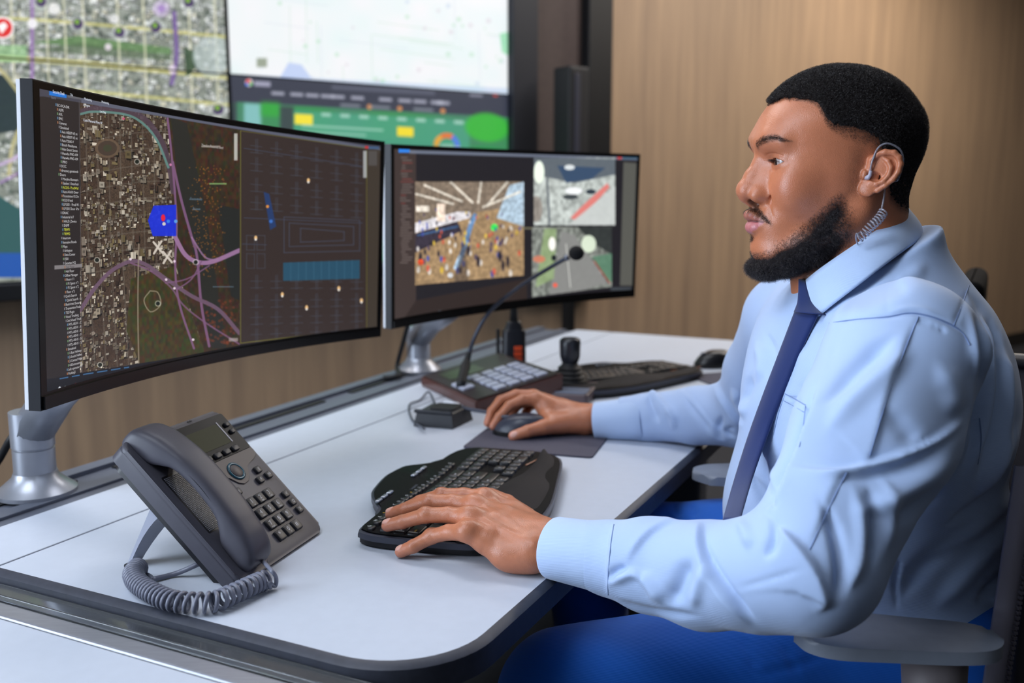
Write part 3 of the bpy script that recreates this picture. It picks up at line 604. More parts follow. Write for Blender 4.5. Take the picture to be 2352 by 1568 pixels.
# --- picture on the second monitor
m2.screen(None, t2, .010, .010, .020, .009)
s2o = [o for o in COL.objects if o.name.startswith('screen') and o.parent == t2][0]; rel(s2o, t2)
def paint2(w=1200, h=520):
    X, Y = m2.pxgrid(w, h); A = np.zeros((h, w, 3), np.float32); A[:] = np.array((30, 28, 33))/255; p = Paint(A, X, Y)
    p.poly([(905, 340), (955, 345), (955, 760), (905, 765)], (58, 48, 46)); r = np.random.default_rng(9)
    for k in range(40):
        y = 360+k*6.2; p.rect(918+r.integers(0, 6), y, 926+r.uniform(4, 24), y+2.6, (132, 120, 116) if r.random() < .85 else (150, 70, 66), .55, 2)
    p.poly([(955, 690), (1210, 640), (1210, 760), (900, 770)], (44, 35, 33)); p.rect(915, 338, 941, 350, (44, 120, 214), 1, 2)
    p.poly([(940, 344), (1480, 360), (1480, 368), (940, 352)], (104, 112, 130), .9, 3)
    # arrivals hall
    q = np.zeros_like(A); pq = Paint(q, X, Y)
    hall = ((X > 953) & (X < 1203) & (Y > 417) & (Y < 655-(X-953)*.09)).astype(np.float32)
    q[:] = np.float32([150, 124, 92])/255; n = vnoise(h, w, 60, 120, 3)[..., None]
    pq.poly([(953, 417), (1203, 417), (1203, 470), (953, 510)], (120, 106, 92)); pq.poly([(1203, 417), (1170, 425), (1140, 500), (1203, 520)], (164, 184, 200))
    for a in (((975, 425), (1060, 462)), ((1035, 418), (1085, 465)), ((1105, 417), (1098, 465)), ((1165, 418), (1120, 470)), ((955, 445), (1040, 468)), ((1195, 440), (1110, 475))): pq.line(list(a), 5, (222, 214, 200), .9, 3, False)
    pq.poly([(953, 512), (1050, 486), (1080, 486), (1080, 500), (953, 535)], (206, 202, 206)); pq.rect(1003, 467, 1022, 508, (236, 214, 196), 1, 3); pq.rect(955, 472, 985, 486, (238, 228, 214), .9, 3)
    pq.poly([(953, 536), (1050, 508), (1060, 530), (953, 580)], (52, 46, 58)); pq.line([(960, 540), (1050, 520)], 5, (60, 90, 130), .9)
    pq.line([(1050, 610), (1062, 580), (1080, 520), (1090, 495)], 11, (96, 132, 176), .95); pq.line([(1046, 615), (1056, 590)], 9, (170, 200, 226), .9)
    pq.disc(1135, 522, 8, (60, 222, 90)); 
    for _ in range(90):
        x, y = r.uniform(955, 1200), r.uniform(480, 630); c = [(40, 36, 46), (70, 60, 90), (214, 180, 60), (60, 70, 150), (190, 80, 60), (220, 214, 208)][r.integers(0, 6)]; s_ = 1.5+(y-480)/60.; pq.disc(x, y, s_, c, .85, s_*2, 2)
    for x, y in ((1098, 600), (1148, 588), (1155, 610), (1166, 600), (1075, 575), (965, 592)): pq.disc(x, y, 4, (40, 34, 42), .95, 12, 3)
    pq.disc(966, 602, 7, (220, 74, 40), .9); pq.disc(1034, 632, 6, (226, 232, 240), .9); pq.poly([(1040, 655), (1060, 560), (1070, 560), (1075, 650)], (60, 52, 50), .5, 4)
    q *= (.85+.3*n); A[:] = np.where(hall[..., None] > 0, q, A)
    # street above
    q[:] = np.float32([168, 174, 170])/255; q *= (.8+.4*vnoise(h, w, 40, 90, 12)[..., None]); 
    pq.poly([(1225, 360), (1415, 365), (1415, 400), (1320, 420), (1225, 400)], (84, 92, 100), .95); pq.poly([(1280, 380), (1390, 385), (1360, 410), (1300, 420)], (44, 66, 96), .8)
    pq.disc(1238, 395, 12, (226, 236, 220), 1, 26); pq.line([(1255, 380), (1262, 520)], 5, (92, 98, 104), .9)
    pq.poly([(1310, 500), (1340, 470), (1395, 420), (1400, 430), (1345, 490), (1322, 506)], (206, 118, 112)); pq.poly([(1300, 520), (1410, 430), (1415, 440), (1415, 520)], (186, 190, 188), .9)
    pq.disc(1318, 438, 20, (230, 232, 234), .95, 8); pq.disc(1310, 452, 18, (50, 56, 60), .9, 6); pq.disc(1357, 440, 12, (40, 50, 60), .95, 6); pq.disc(1308, 384, 12, (220, 224, 224), .9, 6); pq.disc(1232, 480, 14, (110, 90, 80), .5, 30)
    mk = ((X > 1226) & (X < 1413) & (Y > 362) & (Y < 517)); A[:] = np.where(mk[..., None], q, A)
    # street below
    q[:] = np.float32([118, 122, 116])/255; q *= (.7+.6*vnoise(h, w, 40, 90, 15)[..., None]); pq.poly([(1290, 530), (1320, 540), (1395, 650), (1300, 678), (1260, 680)], (126, 126, 124), .95)
    pq.line([(1300, 560), (1310, 660)], 2, (210, 210, 204), .8); pq.poly([(1250, 525), (1278, 525), (1272, 640), (1230, 660)], (136, 158, 110), .8); pq.disc(1268, 560, 8, (236, 232, 226), 1, 16); pq.disc(1272, 592, 6, (28, 34, 36), 1, 7)
    pq.poly([(1325, 520), (1413, 522), (1413, 590), (1365, 560)], (40, 44, 44), .9); pq.disc(1352, 560, 17, (206, 218, 196), .95, 20); pq.disc(1238, 595, 14, (196, 116, 90), .9, 8); pq.poly([(1360, 590), (1413, 580), (1413, 650), (1395, 645)], (80, 120, 96), .85); pq.line([(1365, 600), (1400, 650)], 3, (150, 50, 44), .9); pq.disc(1275, 655, 5, (226, 90, 70))
    mk = ((X > 1222) & (X < 1405) & (Y > 521) & (Y < 682-(X-1222)*.13)); A[:] = np.where(mk[..., None], q, A)
    p.poly([(1432, 372), (1462, 374), (1452, 656), (1424, 656)], (84, 84, 78), .95); p.rect(1418, 356, 1428, 365, (190, 56, 60), .9); p.rect(1430, 357, 1464, 365, (60, 88, 110), .9); p.rect(1402, 660, 1450, 667, (80, 90, 96), .6, 3); p.rect(1198, 522, 1222, 526, (120, 116, 90), .8)
    p.line([(955, 745), (1010, 714)], 4, (96, 110, 126), .5)
    return A
s2o.data.materials.append(screen_mat('camera_views_picture', paint2(), 1.15, .3, (.012, .012, .012, 1)))
# ------------------------------------------------------------------ desk telephone
pu, pup, pn = mbasis(R(72), R(46), 0); PO = np.array([-.316, 1.0622, .7434])
tp = thing('desk_telephone', 'grey corded desk telephone with keypad, tilted on its foot at the front of the desk', 'telephone', tuple(PO))
MPh = Matrix(((pu[0], pup[0], pn[0], 0), (pu[1], pup[1], pn[1], 0), (pu[2], pup[2], pn[2], 0), (0, 0, 0, 1)))      # x width, y up the face, z out of the face; origin lower left
ph_m = noisy(mat('slate_phone_plastic', (72, 71, 80), .42, spec=.4), 40, .05, .12, 2500, dist=.0002); ph_d = mat('phone_dark', (24, 24, 29), .35); ph_b = mat('phone_glossy_black', (6, 6, 8), .3, spec=.08)
key_m = mat('phone_key', (28, 29, 35), .4); brn = mat('phone_navigation_plate', (76, 68, 68), .45); ink = mat('phone_key_print', (206, 208, 214), .5)
def P_(): return MB(MPh)
def build_ph(b, name, m, par=tp, **k): return b.build(name, m, par, **k)
# body: wedge, thicker towards the top on the handset side
bd = P_(); bd.prism(rounded(0, 0, .2, .222, .012), -.019, 0, .0035, 3); body = bd.build('body', ph_m, tp, angle=40)
P_().prism(rounded(.006, .012, .194, .214, .014), -.030, -.0192).build('underside', ph_d, tp, angle=40)
# handset side rail and cradle
P_().prism(rounded(.0, .0, .066, .222, .014), -.0005, .006, .004, 3).build('cradle', ph_m, tp, angle=40)
# speaker grille
g = P_(); 
for i in range(13):
    for j in range(38):
        if True:
            x, y = .0155+i*.00262+(j % 2)*.0, .0735+j*.00222
            g.box((x, y, .0055), (x+.0014, y+.0012, .0068))
P_().prism(rounded(.013, .071, .052, .160, .002), .0052, .0062).build('grille_recess', ph_d, tp)
g.build('speaker_grille', mat('grille_dots', (120, 122, 132), .4), tp)
# display
P_().prism(rounded(.068, .152, .1985, .2145, .003), 0, .0012, .0004).build('display_panel', ph_b, tp)
P_().box((.097, .169, .0012), (.1725, .2015, .0016)).build('display', mat('lcd_green', (52, 54, 30), .4, spec=.1), tp)
P_().box((.1735, .169, .0012), (.1755, .2035, .0018)).build('display_edge', mat('display_edge_silver', (140, 142, 160), .3), tp)
def key(x, y, w=.0145, h=.0125, z0=.0005, hgt=.0032, m=key_m, name='key'):
    return P_().prism(rounded(x-w/2, y-h/2, x+w/2, y+h/2, .0022, 3), z0, z0+hgt, .0009, 2, taper=.94).build(name, m, tp, angle=45)
def glyphs(lines_xy, name='key_print', m=ink, zz=.0040):
    items = []
    for s_, x, y, sz, al in lines_xy:
        V, Fs = text_mb([s_], sz, al); V[:, 0] += x; V[:, 1] += y; items.append((V, Fs))
    return flat_mesh(name, items, lambda V: np.array([MPh @ Vector((a, b, zz)) for a, b in V]), m, tp)
for x in (.1084, .1290, .1486, .1679): key(x, .1585, .0135, .0085, .0012)
for y in (.1951, .183): key(.1885, y, .0095, .0072, .0012)
# navigation plate
nav = [(.068, .1515), (.1975, .1515), (.199, .146), (.196, .139), (.186, .134), (.172, .132), (.163, .129), (.158, .122), (.152, .114), (.144, .109), (.134, .108), (.126, .112), (.119, .122), (.112, .130), (.1, .134), (.068, .135)]
P_().prism([tuple(p) for p in nav], 0, .0014, .0005).build('navigation_plate', brn, tp)
def ringm(cx, cy, r0, r1, z0, z1, n=40):
    b = P_(); rg = [[b._v((cx+r*math.cos(2*PI*k/n), cy+r*math.sin(2*PI*k/n), z)) for k in range(n)] for r, z in ((r0, z0), (r0, z1), ((r0+r1)/2, z1+.0006), (r1, z1), (r1, z0))]
    for a, c in zip(rg, rg[1:]+rg[:1]):
        for k in range(n): b.bm.faces.new((a[k], a[(k+1) % n], c[(k+1) % n], c[k]))
    return b
ringm(.1372, .1285, .0098, .0136, .0012, .0026).build('navigation_ring', mat('teal_ring', (24, 78, 96), .2), tp, True)
P_().lathe([(.0096, .0012), (.0096, .0026), (.0088, .0032)], 32, (.1372, .1285, 0)).build('select_button', brn, tp, angle=40)
nums = [('1', 0, 0, ''), ('2', 1, 0, 'ABC'), ('3', 2, 0, 'DEF'), ('4', 0, 1, 'GHI'), ('5', 1, 1, 'JKL'), ('6', 2, 1, 'MNO'), ('7', 0, 2, 'PQRS'), ('8', 1, 2, 'TUV'), ('9', 2, 2, 'WXYZ'), ('*', 0, 3, ''), ('0', 1, 3, ''), ('#', 2, 3, '')]
def print_on(k_, items):
    its = []
    for s_, x, y, sz in items:
        V, Fs = text_mb([s_], sz, 'CENTER'); V[:, 0] += x; V[:, 1] += y; its.append((V, Fs))
    return flat_mesh('key_print', its, lambda V: np.array([MPh @ Vector((a, b, .0040)) for a, b in V]), ink, k_)
for s_, i, j, sub in nums:
    x, y = .1175+i*.0198, .0810-j*.0186; k_ = key(x, y, .0162, .0150); it = [(s_, x-.001, y-.0018, .0088)]
    if sub: it.append((sub, x-.0005, y-.0058, .0030))
    if s_ == '1': it.append(('oo', .1175, .0752, .003))
    if s_ == '0': it.append(('+', .1378, .0195, .004))
    print_on(k_, it)
for x, y, s_, dy in ((.1741, .1173, 'II', .0023), (.1846, .1038, 'oo', .0008), (.1636, .1031, 'o', .001), (.1023, .1163, 'o', .0017), (.1106, .1025, 'II', .0025), (.1844, .0688, '<', .002), (.1844, .0546, 'Q', .002), (.185, .0409, 'X', .0021), (.0895, .0373, '-', .0021)):
    print_on(key(x, y, .0125, .0105), [(s_, x, y-dy, .006)])
def glyphs(lines_xy, name='key_print', m=ink, zz=.0040):
    items = []
    for s_, x, y, sz, al in lines_xy:
        V, Fs = text_mb([s_], sz, al); V[:, 0] += x; V[:, 1] += y; items.append((V, Fs))
    return flat_mesh(name, items, lambda V: np.array([MPh @ Vector((a, b, zz)) for a, b in V]), m, tp)
glyphs([('cisco', .134, .2160, .0042, 'CENTER')], 'maker_mark', mat('grey_print', (40, 40, 47), .5), .0003)
lg = P_()
for k, hh in enumerate((.4, .7, 1, .7, .4, .7, 1, .7, .4)): lg.box((.1292+k*.0012, .2186, 0), (.1297+k*.0012, .2186+.0022*hh, .0004))
lg.build('maker_mark', mat('grey_print_b', (40, 40, 47), .5), tp)
# handset : a curved bar, thick blocks at both ends
def handset():
    prof = [  # v along the phone, w height of top, thickness, width
        (.2285, .0130, .010, .034), (.2260, .0190, .026, .046), (.2180, .0275, .038, .0520), (.2000, .0365, .040, .0535), (.1830, .0415, .0385, .0530), (.1700, .0440, .0300, .0510),
        (.1560, .0460, .0220, .0490), (.1300, .0475, .0195, .0475), (.1000, .0470, .0195, .0475), (.0780, .0455, .0220, .0485), (.0640, .0440, .0300, .0500), (.0520, .0420, .0380, .0510), (.0350, .0385, .0370, .0515), (.0190, .0320, .0310, .0500), (.0100, .0240, .0210, .0440), (.0070, .0160, .0100, .0340)]
    pr = spline(prof, 6); n = 28; cx = .0365; b = P_(); rings = []
    for v, w, th, wd in pr:
        ring = []
        for k in range(n):
            t = 2*PI*k/n; c, s_ = math.cos(t), math.sin(t)
            x = abs(c)**.50*math.copysign(1, c)*wd/2; z = abs(s_)**.50*math.copysign(1, s_)*th/2
            x *= 1-.06*(z/(th/2)) if z > 0 else 1
            ring.append(b._v((cx+x, v, w-th/2+z)))
        rings.append(ring)
    for a, c in zip(rings, rings[1:]):
        for k in range(n): b.bm.faces.new((a[k], c[k], c[(k+1) % n], a[(k+1) % n]))
    b.bm.faces.new(rings[0]); b.bm.faces.new(rings[-1][::-1]); return b.build('handset', ph_m, tp, True)
hs = handset()
seam = [(.0365-.0232, v, w-th*.42) for v, w, th, wd in spline([(.2200, .0240, .028, 0), (.2100, .031, .035, 0), (.19, .038, .035, 0), (.168, .043, .0235, 0), (.125, .0468, .0175, 0), (.078, .044, .0205, 0), (.054, .041, .0355, 0), (.03, .0365, .033, 0), (.016, .029, .026, 0)], 4)]
P_().tube(seam, .00045, 6).build('handset_seam', ph_d, hs)
# foot
pf = pz(290, 1303); 
def W2P(p): return MPh.inverted() @ Vector(np.array(p)-PO)
ft = MB()
u3 = Vector(pu); 
def footleg(a0, a1, w0, w1, shift):
    A = [Vector(MPh @ Vector((.02+shift, .150, -.028))), Vector(MPh @ Vector((.02+shift, .115, -.034)))]
    return A
foot_top = [(.022, .150), (.058, .150), (.150, .150), (.184, .150)]
fz = .0015
F0 = Vector((pf[0]-PO[0], pf[1]-PO[1], DESK-PO[2]+fz))
def leg(x0, x1):
    b = MB(); n = 8
    for side in (0,):
        rows = []
        for i in range(n+1):
            t = i/n; top = MPh @ Vector((x0, .152-.0*t, -.024)); wT = .036; 
            c = top.lerp(F0 + Vector(pu)*(x0-.02), t); c += Vector(pn)*(-.001*math.sin(PI*t))
            wd = .052*(1-t)**1.3+.022; off = Vector(pup)*0
            e = Vector(pu)*wd*(1 if x1 > x0 else -1); th = Vector(pup)*-(.004+.018*(1-t)**3)
            rows.append([b._v(c), b._v(c+e), b._v(c+e+th), b._v(c+th)])
        for a, d in zip(rows, rows[1:]):
            for k in range(4): b.bm.faces.new((a[k], a[(k+1) % 4], d[(k+1) % 4], d[k]))
        b.bm.faces.new(rows[0]); b.bm.faces.new(rows[-1][::-1])
    return b.build('foot', slat_m if False else ftm, tp, angle=50)
ftm = noisy(mat('grey_foot_plastic', (168, 172, 188), .35), 30, .04)
leg(.02, .1); leg(.18, .1)
pad_ = MB(); pad_.tube([tuple(F0+Vector(pu)*.0), tuple(F0+Vector(pu)*.024)], .0035, 8).build('foot_pad', ph_d, tp)
# line cord under the phone and the coiled handset cord
flat_c = mat('grey_cord', (112, 115, 130), .3, spec=.5)
def at(x, y, z): return pz(x, y, DESK+z)
pth = spline([at(352, 1330, .004), at(400, 1318, .004), at(440, 1302, .0135), at(478, 1283, .020), at(505, 1262, .03), tuple(PO+np.array(MPh @ Vector((.06, .10, -.028))))], 8)
b = MB(Matrix.Translation(Vector(-PO))); b.tube([tuple(p+np.array([0, 0, .0016*s_])) for p in pth for s_ in (0,)], .0032, 8); b.build('line_cord', flat_c, tp, True)
cpath = [at(318, 1302, .0145), at(306, 1318, .0140), at(318, 1340, .0135), at(352, 1362, .0135), at(390, 1378, .0135), at(425, 1383, .0135), at(460, 1384, .0135), at(496, 1380, .0135), at(530, 1366, .0135), at(565, 1350, .0135), at(600, 1335, .012), at(618, 1329, .014)]
def coil(path, turns, rad, wire, lead_in=None, lead_out=None, dens=None, per=14):
    P = spline(path, 40); seg = np.linalg.norm(np.diff(P, axis=0), axis=1); s = np.concatenate([[0], np.cumsum(seg)]); s /= s[-1]
    n = int(turns*per); out = []
    for i in range(n+1):
        t = i/n; q = dens(t) if dens else t
        p = np.array([np.interp(q, s, P[:, k]) for k in range(3)]); q2 = min(q+.004, 1); q1 = max(q-.004, 0)
        tg = np.array([np.interp(q2, s, P[:, k])-np.interp(q1, s, P[:, k]) for k in range(3)]); tg /= np.linalg.norm(tg)
        a = np.cross(tg, [0, 0, 1]); a /= np.linalg.norm(a); bb = np.cross(a, tg); ang = 2*PI*turns*t
        out.append(p+a*math.cos(ang)*rad+bb*math.sin(ang)*rad)
    if lead_in is not None: out = lead_in+out
    if lead_out is not None: out = out+lead_out
    return out
def dens(t):      # tight on the left, looser in the middle
    return np.interp(t, [0, .08, .44, .60, .70, .90, 1], [0, .045, .36, .52, .66, .90, 1])
cp = coil(cpath, 36, .0100, .0024, dens=dens)
last = cp[-1]; hb = PO+np.array(MPh @ Vector((.045, .0085, .012)))
lead = [tuple(q) for q in spline([last, at(632, 1345, .004), at(634, 1326, .016), at(622, 1308, .026), tuple(hb)], 8)][1:]
first = cp[0]; li = [tuple(q) for q in spline([at(352, 1330, .004), at(340, 1320, .006), tuple(first)], 5)][:-1]
b = MB(Matrix.Translation(Vector(-PO))); b.tube(li+[tuple(p) for p in cp]+lead, .0025, 8); b.build('coiled_cord', flat_c, tp, True)

# ------------------------------------------------------------------ keyboards
KA = R(73); KU = np.array([math.cos(KA), math.sin(KA)]); KV = np.array([-KU[1], KU[0]]); KO = np.array([-.1918, 1.1929])
kb_m = noisy(mat('keyboard_black', (22, 21, 25), .38, spec=.4), 50, .1); kb_gl = mat('keyboard_gloss', (12, 12, 15), .5, spec=.10); kb_side = mat('keyboard_slate_edge', (58, 61, 74), .4)
kk_m = mat('keycap', (27, 27, 31), .35, spec=.5); kp = mat('key_legend', (214, 218, 226), .5); kw = noisy(mat('wrist_rest', (27, 23, 25), .75, spec=.3), 200, .15, .3, 900); ky = mat('yellow_legend', (196, 160, 40), .5)
OUT = [(8, 12), (30, 15), (60, 16), (90, 19), (122, 42), (157, 63), (205, 74), (245, 79), (270, 77), (300, 73), (320, 48), (345, 30), (385, 27), (422, 19), (440, 3), (444, -20), (446, -60), (446, -104), (442, -132), (425, -152), (395, -165), (365, -172), (310, -182), (249, -193), (190, -202), (139, -204), (85, -198), (42, -182), (14, -160), (3, -130), (-1, -75), (-3, -30), (0, -4)]
def keyboard(label, M, name='computer_keyboard', detail=True):
    t = thing(name, label, 'keyboard'); t.matrix_world = M
    P0 = [(x/1000, y/1000) for x, y in OUT]; out = [tuple(p) for p in spline(P0+P0[:1], 3)[:-1]]
    c = np.array((.215, -.07)); sc = lambda k: [tuple(c+(np.array(p)-c)*k) for p in out]
    MB().prism(sc(.985), .002, .010, 0).build('base', kb_m, t, angle=35)
    MB().prism(out, .010, .018, .004, 3).build('case', kb_side, t, angle=35)
    MB().prism(sc(.972), .0175, .0200, .001).build('top_plate', kb_gl, t, angle=35)
    # wrist rest: raised wavy pad along the near side
    b = MB(); rows = []; n = 40
    for i in range(n+1):
        x = .006+.424*i/n; u = i/n
        yb = -.118-.006*math.cos(2*PI*u*1.2); yf = np.interp(x, [.0, .014, .042, .085, .139, .249, .365, .41, .437], [-.132, -.150, -.174, -.190, -.196, -.185, -.165, -.150, -.126])
        hgt = .0245+.003*math.cos((u-.5)*4*PI); rows.append([b._v((x, yb, .018)), b._v((x, yb-.003, hgt)), b._v((x, (yb+yf)/2, hgt+.001)), b._v((x, yf+.006, hgt-.004)), b._v((x, yf, .017))])
    for a, d in zip(rows, rows[1:]):
        for k in range(4): b.bm.faces.new((a[k], d[k], d[k+1], a[k+1]))
    b.bm.faces.new(rows[0]); b.bm.faces.new(rows[-1][::-1]); b.build('wrist_rest', kw, t, True)
    # keys
    PX, PY = .0192, .0192; ks = []
    def row(y, x0, widths, h=PY, z=.0):
        x = x0
        for w in widths:
            if w > 0: ks.append((x+.0008, y-h+.0008, x+w*PX-.0008, y-.0008, z))
            x += abs(w)*PX
    row(.001, .008, [.75]+[-.25]+[.75]*4+[-.2]+[.75]*4+[-.2]+[.75]*4+[-.3]+[.75]*3+[-.3]+[.75]*4, .011)
    row(-.0165, .008, [1]*13+[1.9]+[-.15]+[1]*2+[-.15]+[1]*4)
    row(-.0357, .008, [1.5]+[1]*12+[1.4]+[-.15]+[1]*2+[-.15]+[1]*3+[1])
    row(-.0549, .008, [1.75]+[1]*11+[2.15]+[-.15]+[-2]+[-.15]+[1]*3+[1])
    row(-.0741, .008, [2.25]+[1]*10+[2.65]+[-.65]+[1]+[-.65]+[1]*3+[1])
    row(-.0933, .008, [1.4, 1.1, 1.2, 6.0, 1.2, 1, 1, 1.2]+[-.55]+[1]*3+[-.0]+[2, 1, 1])
    al = 'QWERTYUIOPASDFGHJKLZXCVBNM1234567890'
    for i, (x0, y0, x1, y1, z) in enumerate(ks):
        zz = .0205+.0022*math.cos((x0-.1)*2*PI/.26)
        k_ = MB().prism(rounded(x0, y0, x1, y1, .002, 2), .0195, zz+.0045, .0012, 1, taper=.92).build('key' if i < 100 else 'numeric_key', kk_m, t, angle=50)
        if detail:
            s_ = al[i % len(al)] if x1-x0 < .022 else ('Esc' if i == 0 else 'shift'); V, Fs = text_mb([s_], .0062 if len(s_) == 1 else .0045); V = np.c_[V[:, 0]+x0+.004, V[:, 1]+y0+.006, np.full(len(V), zz+.0048)]
            flat_mesh('key_legend', [(V, Fs)], lambda V: V, ky if i in (3, 4, 9, 60, 97) else kp, k_)
    if detail:
        V, Fs = text_mb(['Logitech'], .0072); V = np.c_[V[:, 0]+.185, V[:, 1]+.010, np.full(len(V), .0204)]; flat_mesh('maker_mark', [(V, Fs)], lambda V: V, mat('faint_print', (92, 98, 112), .5), t)
    sv = mat('media_key_silver', (150, 156, 168), .25, metal=.6)
    for x0 in (.112, .242):
        for k in range(3): MB().box((x0+k*.019, .030, .020), (x0+k*.019+.0150, .0365, .0240), .0018).build('media_key', sv, t)
    MB().tube(spline([(.352, -.116, .0212), (.385, -.124, .0214), (.42, -.126, .0214), (.45, -.121, .0210)], 6), .0011, 6).build('orange_trim', mat('copper_trim', (170, 110, 80), .3), t)
    return t
MK = Matrix(((KU[0], KV[0], 0, KO[0]), (KU[1], KV[1], 0, KO[1]), (0, 0, 1, DESK), (0, 0, 0, 1)))
kb1 = keyboard('black wave-shaped keyboard under the left hand of the man', MK)
# far keyboard
a2 = R(26); kc = pz(1405, 862, DESK+.015)
M2 = Matrix.Translation(Vector((kc[0], kc[1], DESK))) @ Matrix.Rotation(R(34), 4, 'Z') @ Matrix.Translation((-.215, .06, 0))
kb2 = keyboard('black wave-shaped keyboard far back on the desk, behind the joystick controller', M2, detail=False)
tag(kb1, group=None)
# ------------------------------------------------------------------ mouse pad, mice
pad = noisy(mat('grey_mousepad', (74, 72, 86), .85), 300, .1, .2, 1500)
q = [pz(*p)[:2] for p in ((1062, 1029), (1100, 982), (1352, 975), (1364, 1000), (1360, 1053))]
ang = math.atan2(q[4][1]-q[0][1], q[4][0]-q[0][0])
pm = MB(Matrix.Translation((float(q[0][0]), float(q[0][1]), DESK)) @ Matrix.Rotation(ang, 4, 'Z')); wpad = math.dist(q[0], q[4]); pm.prism(rounded(0, 0, wpad, .20, .008, 4), 0, .003, .0006)
tag(pm.build('mouse_pad', pad), 'dark grey cloth mouse pad under the right hand and mouse of the man', 'mouse pad')
tag(MB(Matrix.Translation(Vector(pz(1700, 872))) @ Matrix.Rotation(R(20), 4, 'Z')).prism(rounded(-.10, -.09, .10, .09, .008, 4), 0, .003, .0006).build('mouse_pad', pad), 'second grey mouse pad, partly hidden behind the blue sleeve on the far desk', 'mouse pad')
def mouse(label, x, y, rz, L_=.108, W=.064, H=.038, light=False):
    t = thing('computer_mouse', label, 'mouse', (x, y, DESK+.0005), rz); n, m_ = 32, 14; b = MB(); rows = []
    for i in range(m_+1):
        a = PI/2*i/m_; z = H*math.sin(a)**.9; k = math.cos(a)**.55
        rows.append([b._v((L_/2*math.cos(2*PI*j/n)*k+.004*math.sin(a)*-1, W/2*math.sin(2*PI*j/n)*k*(1-.12*max(0, math.cos(2*PI*j/n)-.2)*1), z*(1-.28*max(0, math.cos(2*PI*j/n))*math.cos(a)))) for j in range(n)])
    for a, c in zip(rows, rows[1:]):
        for j in range(n): b.bm.faces.new((a[j], a[(j+1) % n], c[(j+1) % n], c[j]))
    b.bm.faces.new(rows[0][::-1]); bmesh.ops.remove_doubles(b.bm, verts=b.bm.verts, dist=.0004); b.build('shell', mat('mouse_slate', (52, 56, 70), .35) if light else mat('mouse_black', (24, 25, 30), .28), t, True)
    MB().box((L_*.18, -.004, H*.78), (L_*.34, .004, H*.9), .002).build('scroll_wheel', mat('mouse_wheel', (90, 94, 106), .3), t)
    MB().prism([tuple((L_*.49*math.cos(2*PI*k/28), W*.5*math.sin(2*PI*k/28))) for k in range(28)], .0, .011, .001).build('side_skirt', mat('mouse_skirt', (10, 10, 12), .3), t)
    return t
mo = pz(1198, 990, DESK+.01); MOUSE = np.array([mo[0], mo[1]])
mouse('slate grey computer mouse held in the right hand of the man', MOUSE[0], MOUSE[1]+.006, R(172), .112, .060, .042, True)
m_ = pz(1640, 832, DESK+.01); mouse('black computer mouse alone on the far desk near the chest of the man', m_[0], m_[1], R(200), .115, .074, .042)
# ------------------------------------------------------------------ radio charger, radio, microphone station, joystick
blk = noisy(mat('matte_black_abs', (34, 35, 41), .45), 60, .08); 
c1, c2, c3 = pz(960, 985), pz(1045, 992), pz(1087, 982)
t = thing('desk_charger', 'small black wedge-shaped charger beside the mouse pad', 'charger', tuple(pz(1020, 975)), math.atan2(c2[1]-c1[1], c2[0]-c1[0]))
MB().prism([(-.052, -.03), (.030, -.03), (.040, .055), (-.052, .06)], 0, .030, .005, 3, taper=.88).build('base', blk, t, angle=40)
MB().prism(rounded(-.03, -.005, .022, .045, .008, 4), .029, .0335, .002).build('pocket', dark_m, t)
MB().box((-.052, -.0285, .026), (.028, -.024, .034), .003).build('front_lip', blk, t)
w = MB().tube(spline([pz(975, 985, .75), pz(946, 962, .743), pz(940, 930, .745), pz(965, 918, .744), pz(985, 900, .750), pz(1000, 930, .75)], 8), .0022, 8).build('charger_cable', mat('grey_wire', (70, 74, 86), .4), None, True)
tag(w, 'thin grey cable looping behind the small wedge charger', 'cable')
# microphone station with gooseneck
mA, mB, mC, mD = pz(998, 905), pz(1125, 960), pz(1240, 885), pz(1100, 845)
t = thing('microphone_station', 'paging console with pale push buttons, reddish clear front and a gooseneck microphone', 'microphone console', tuple(pz(1110, 905)), math.atan2(mB[1]-mA[1], mB[0]-mA[0])+R(-2))
loc = lambda p: (Matrix.Rotation(-t.rotation_euler.z, 4, 'Z') @ (Vector(p)-t.location))
brown = mat('smoked_brown_acrylic', (96, 62, 56), .18, trans=.25)
b = MB(); W_, D_ = .30, .20
for x0, x1, nm, mt in ((-.15, .15, 'base', brown),):
    v = [b._v(c) for c in ((x0, -.09, 0), (x1, -.09, 0), (x1, .12, 0), (x0, .12, 0), (x0, -.09, .022), (x1, -.09, .022), (x1, .12, .062), (x0, .12, .062))]
    for q_ in ((0, 3, 2, 1), (4, 5, 6, 7), (0, 1, 5, 4), (1, 2, 6, 5), (2, 3, 7, 6), (3, 0, 4, 7)): b.bm.faces.new([v[i] for i in q_])
bmesh.ops.bevel(b.bm, geom=list(b.bm.edges), offset=.003, segments=2, affect='EDGES'); b.build('base', brown, t, angle=40)
SL = math.atan2(.040, .21); MT = Matrix.Translation((0, -.09, .0225)) @ Matrix.Rotation(SL, 4, 'X')
MB(MT).box((-.145, .005, 0), (.145, .205, .0025), .001).build('face_plate', mat('dark_face', (44, 34, 34), .4), t)
bt = mat('pale_button', (176, 180, 198), .4)
for i in range(5):
    for j in range(4): MB(MT).prism(rounded(-.018+i*.031, .060+j*.034, .006+i*.031, .086+j*.034, .003, 3), .0025, .007, .001, 1).build('button', bt, t)
MB(MT).box((-.11, .03, .0025), (-.04, .12, .0035), .0005).build('display', mat('dull_display', (60, 62, 44), .3), t)
for i in range(2): MB(MT).prism(rounded(.0+i*.035, .012, .028+i*.035, .042, .003, 3), .0025, .007, .001, 1).build('button', bt, t)
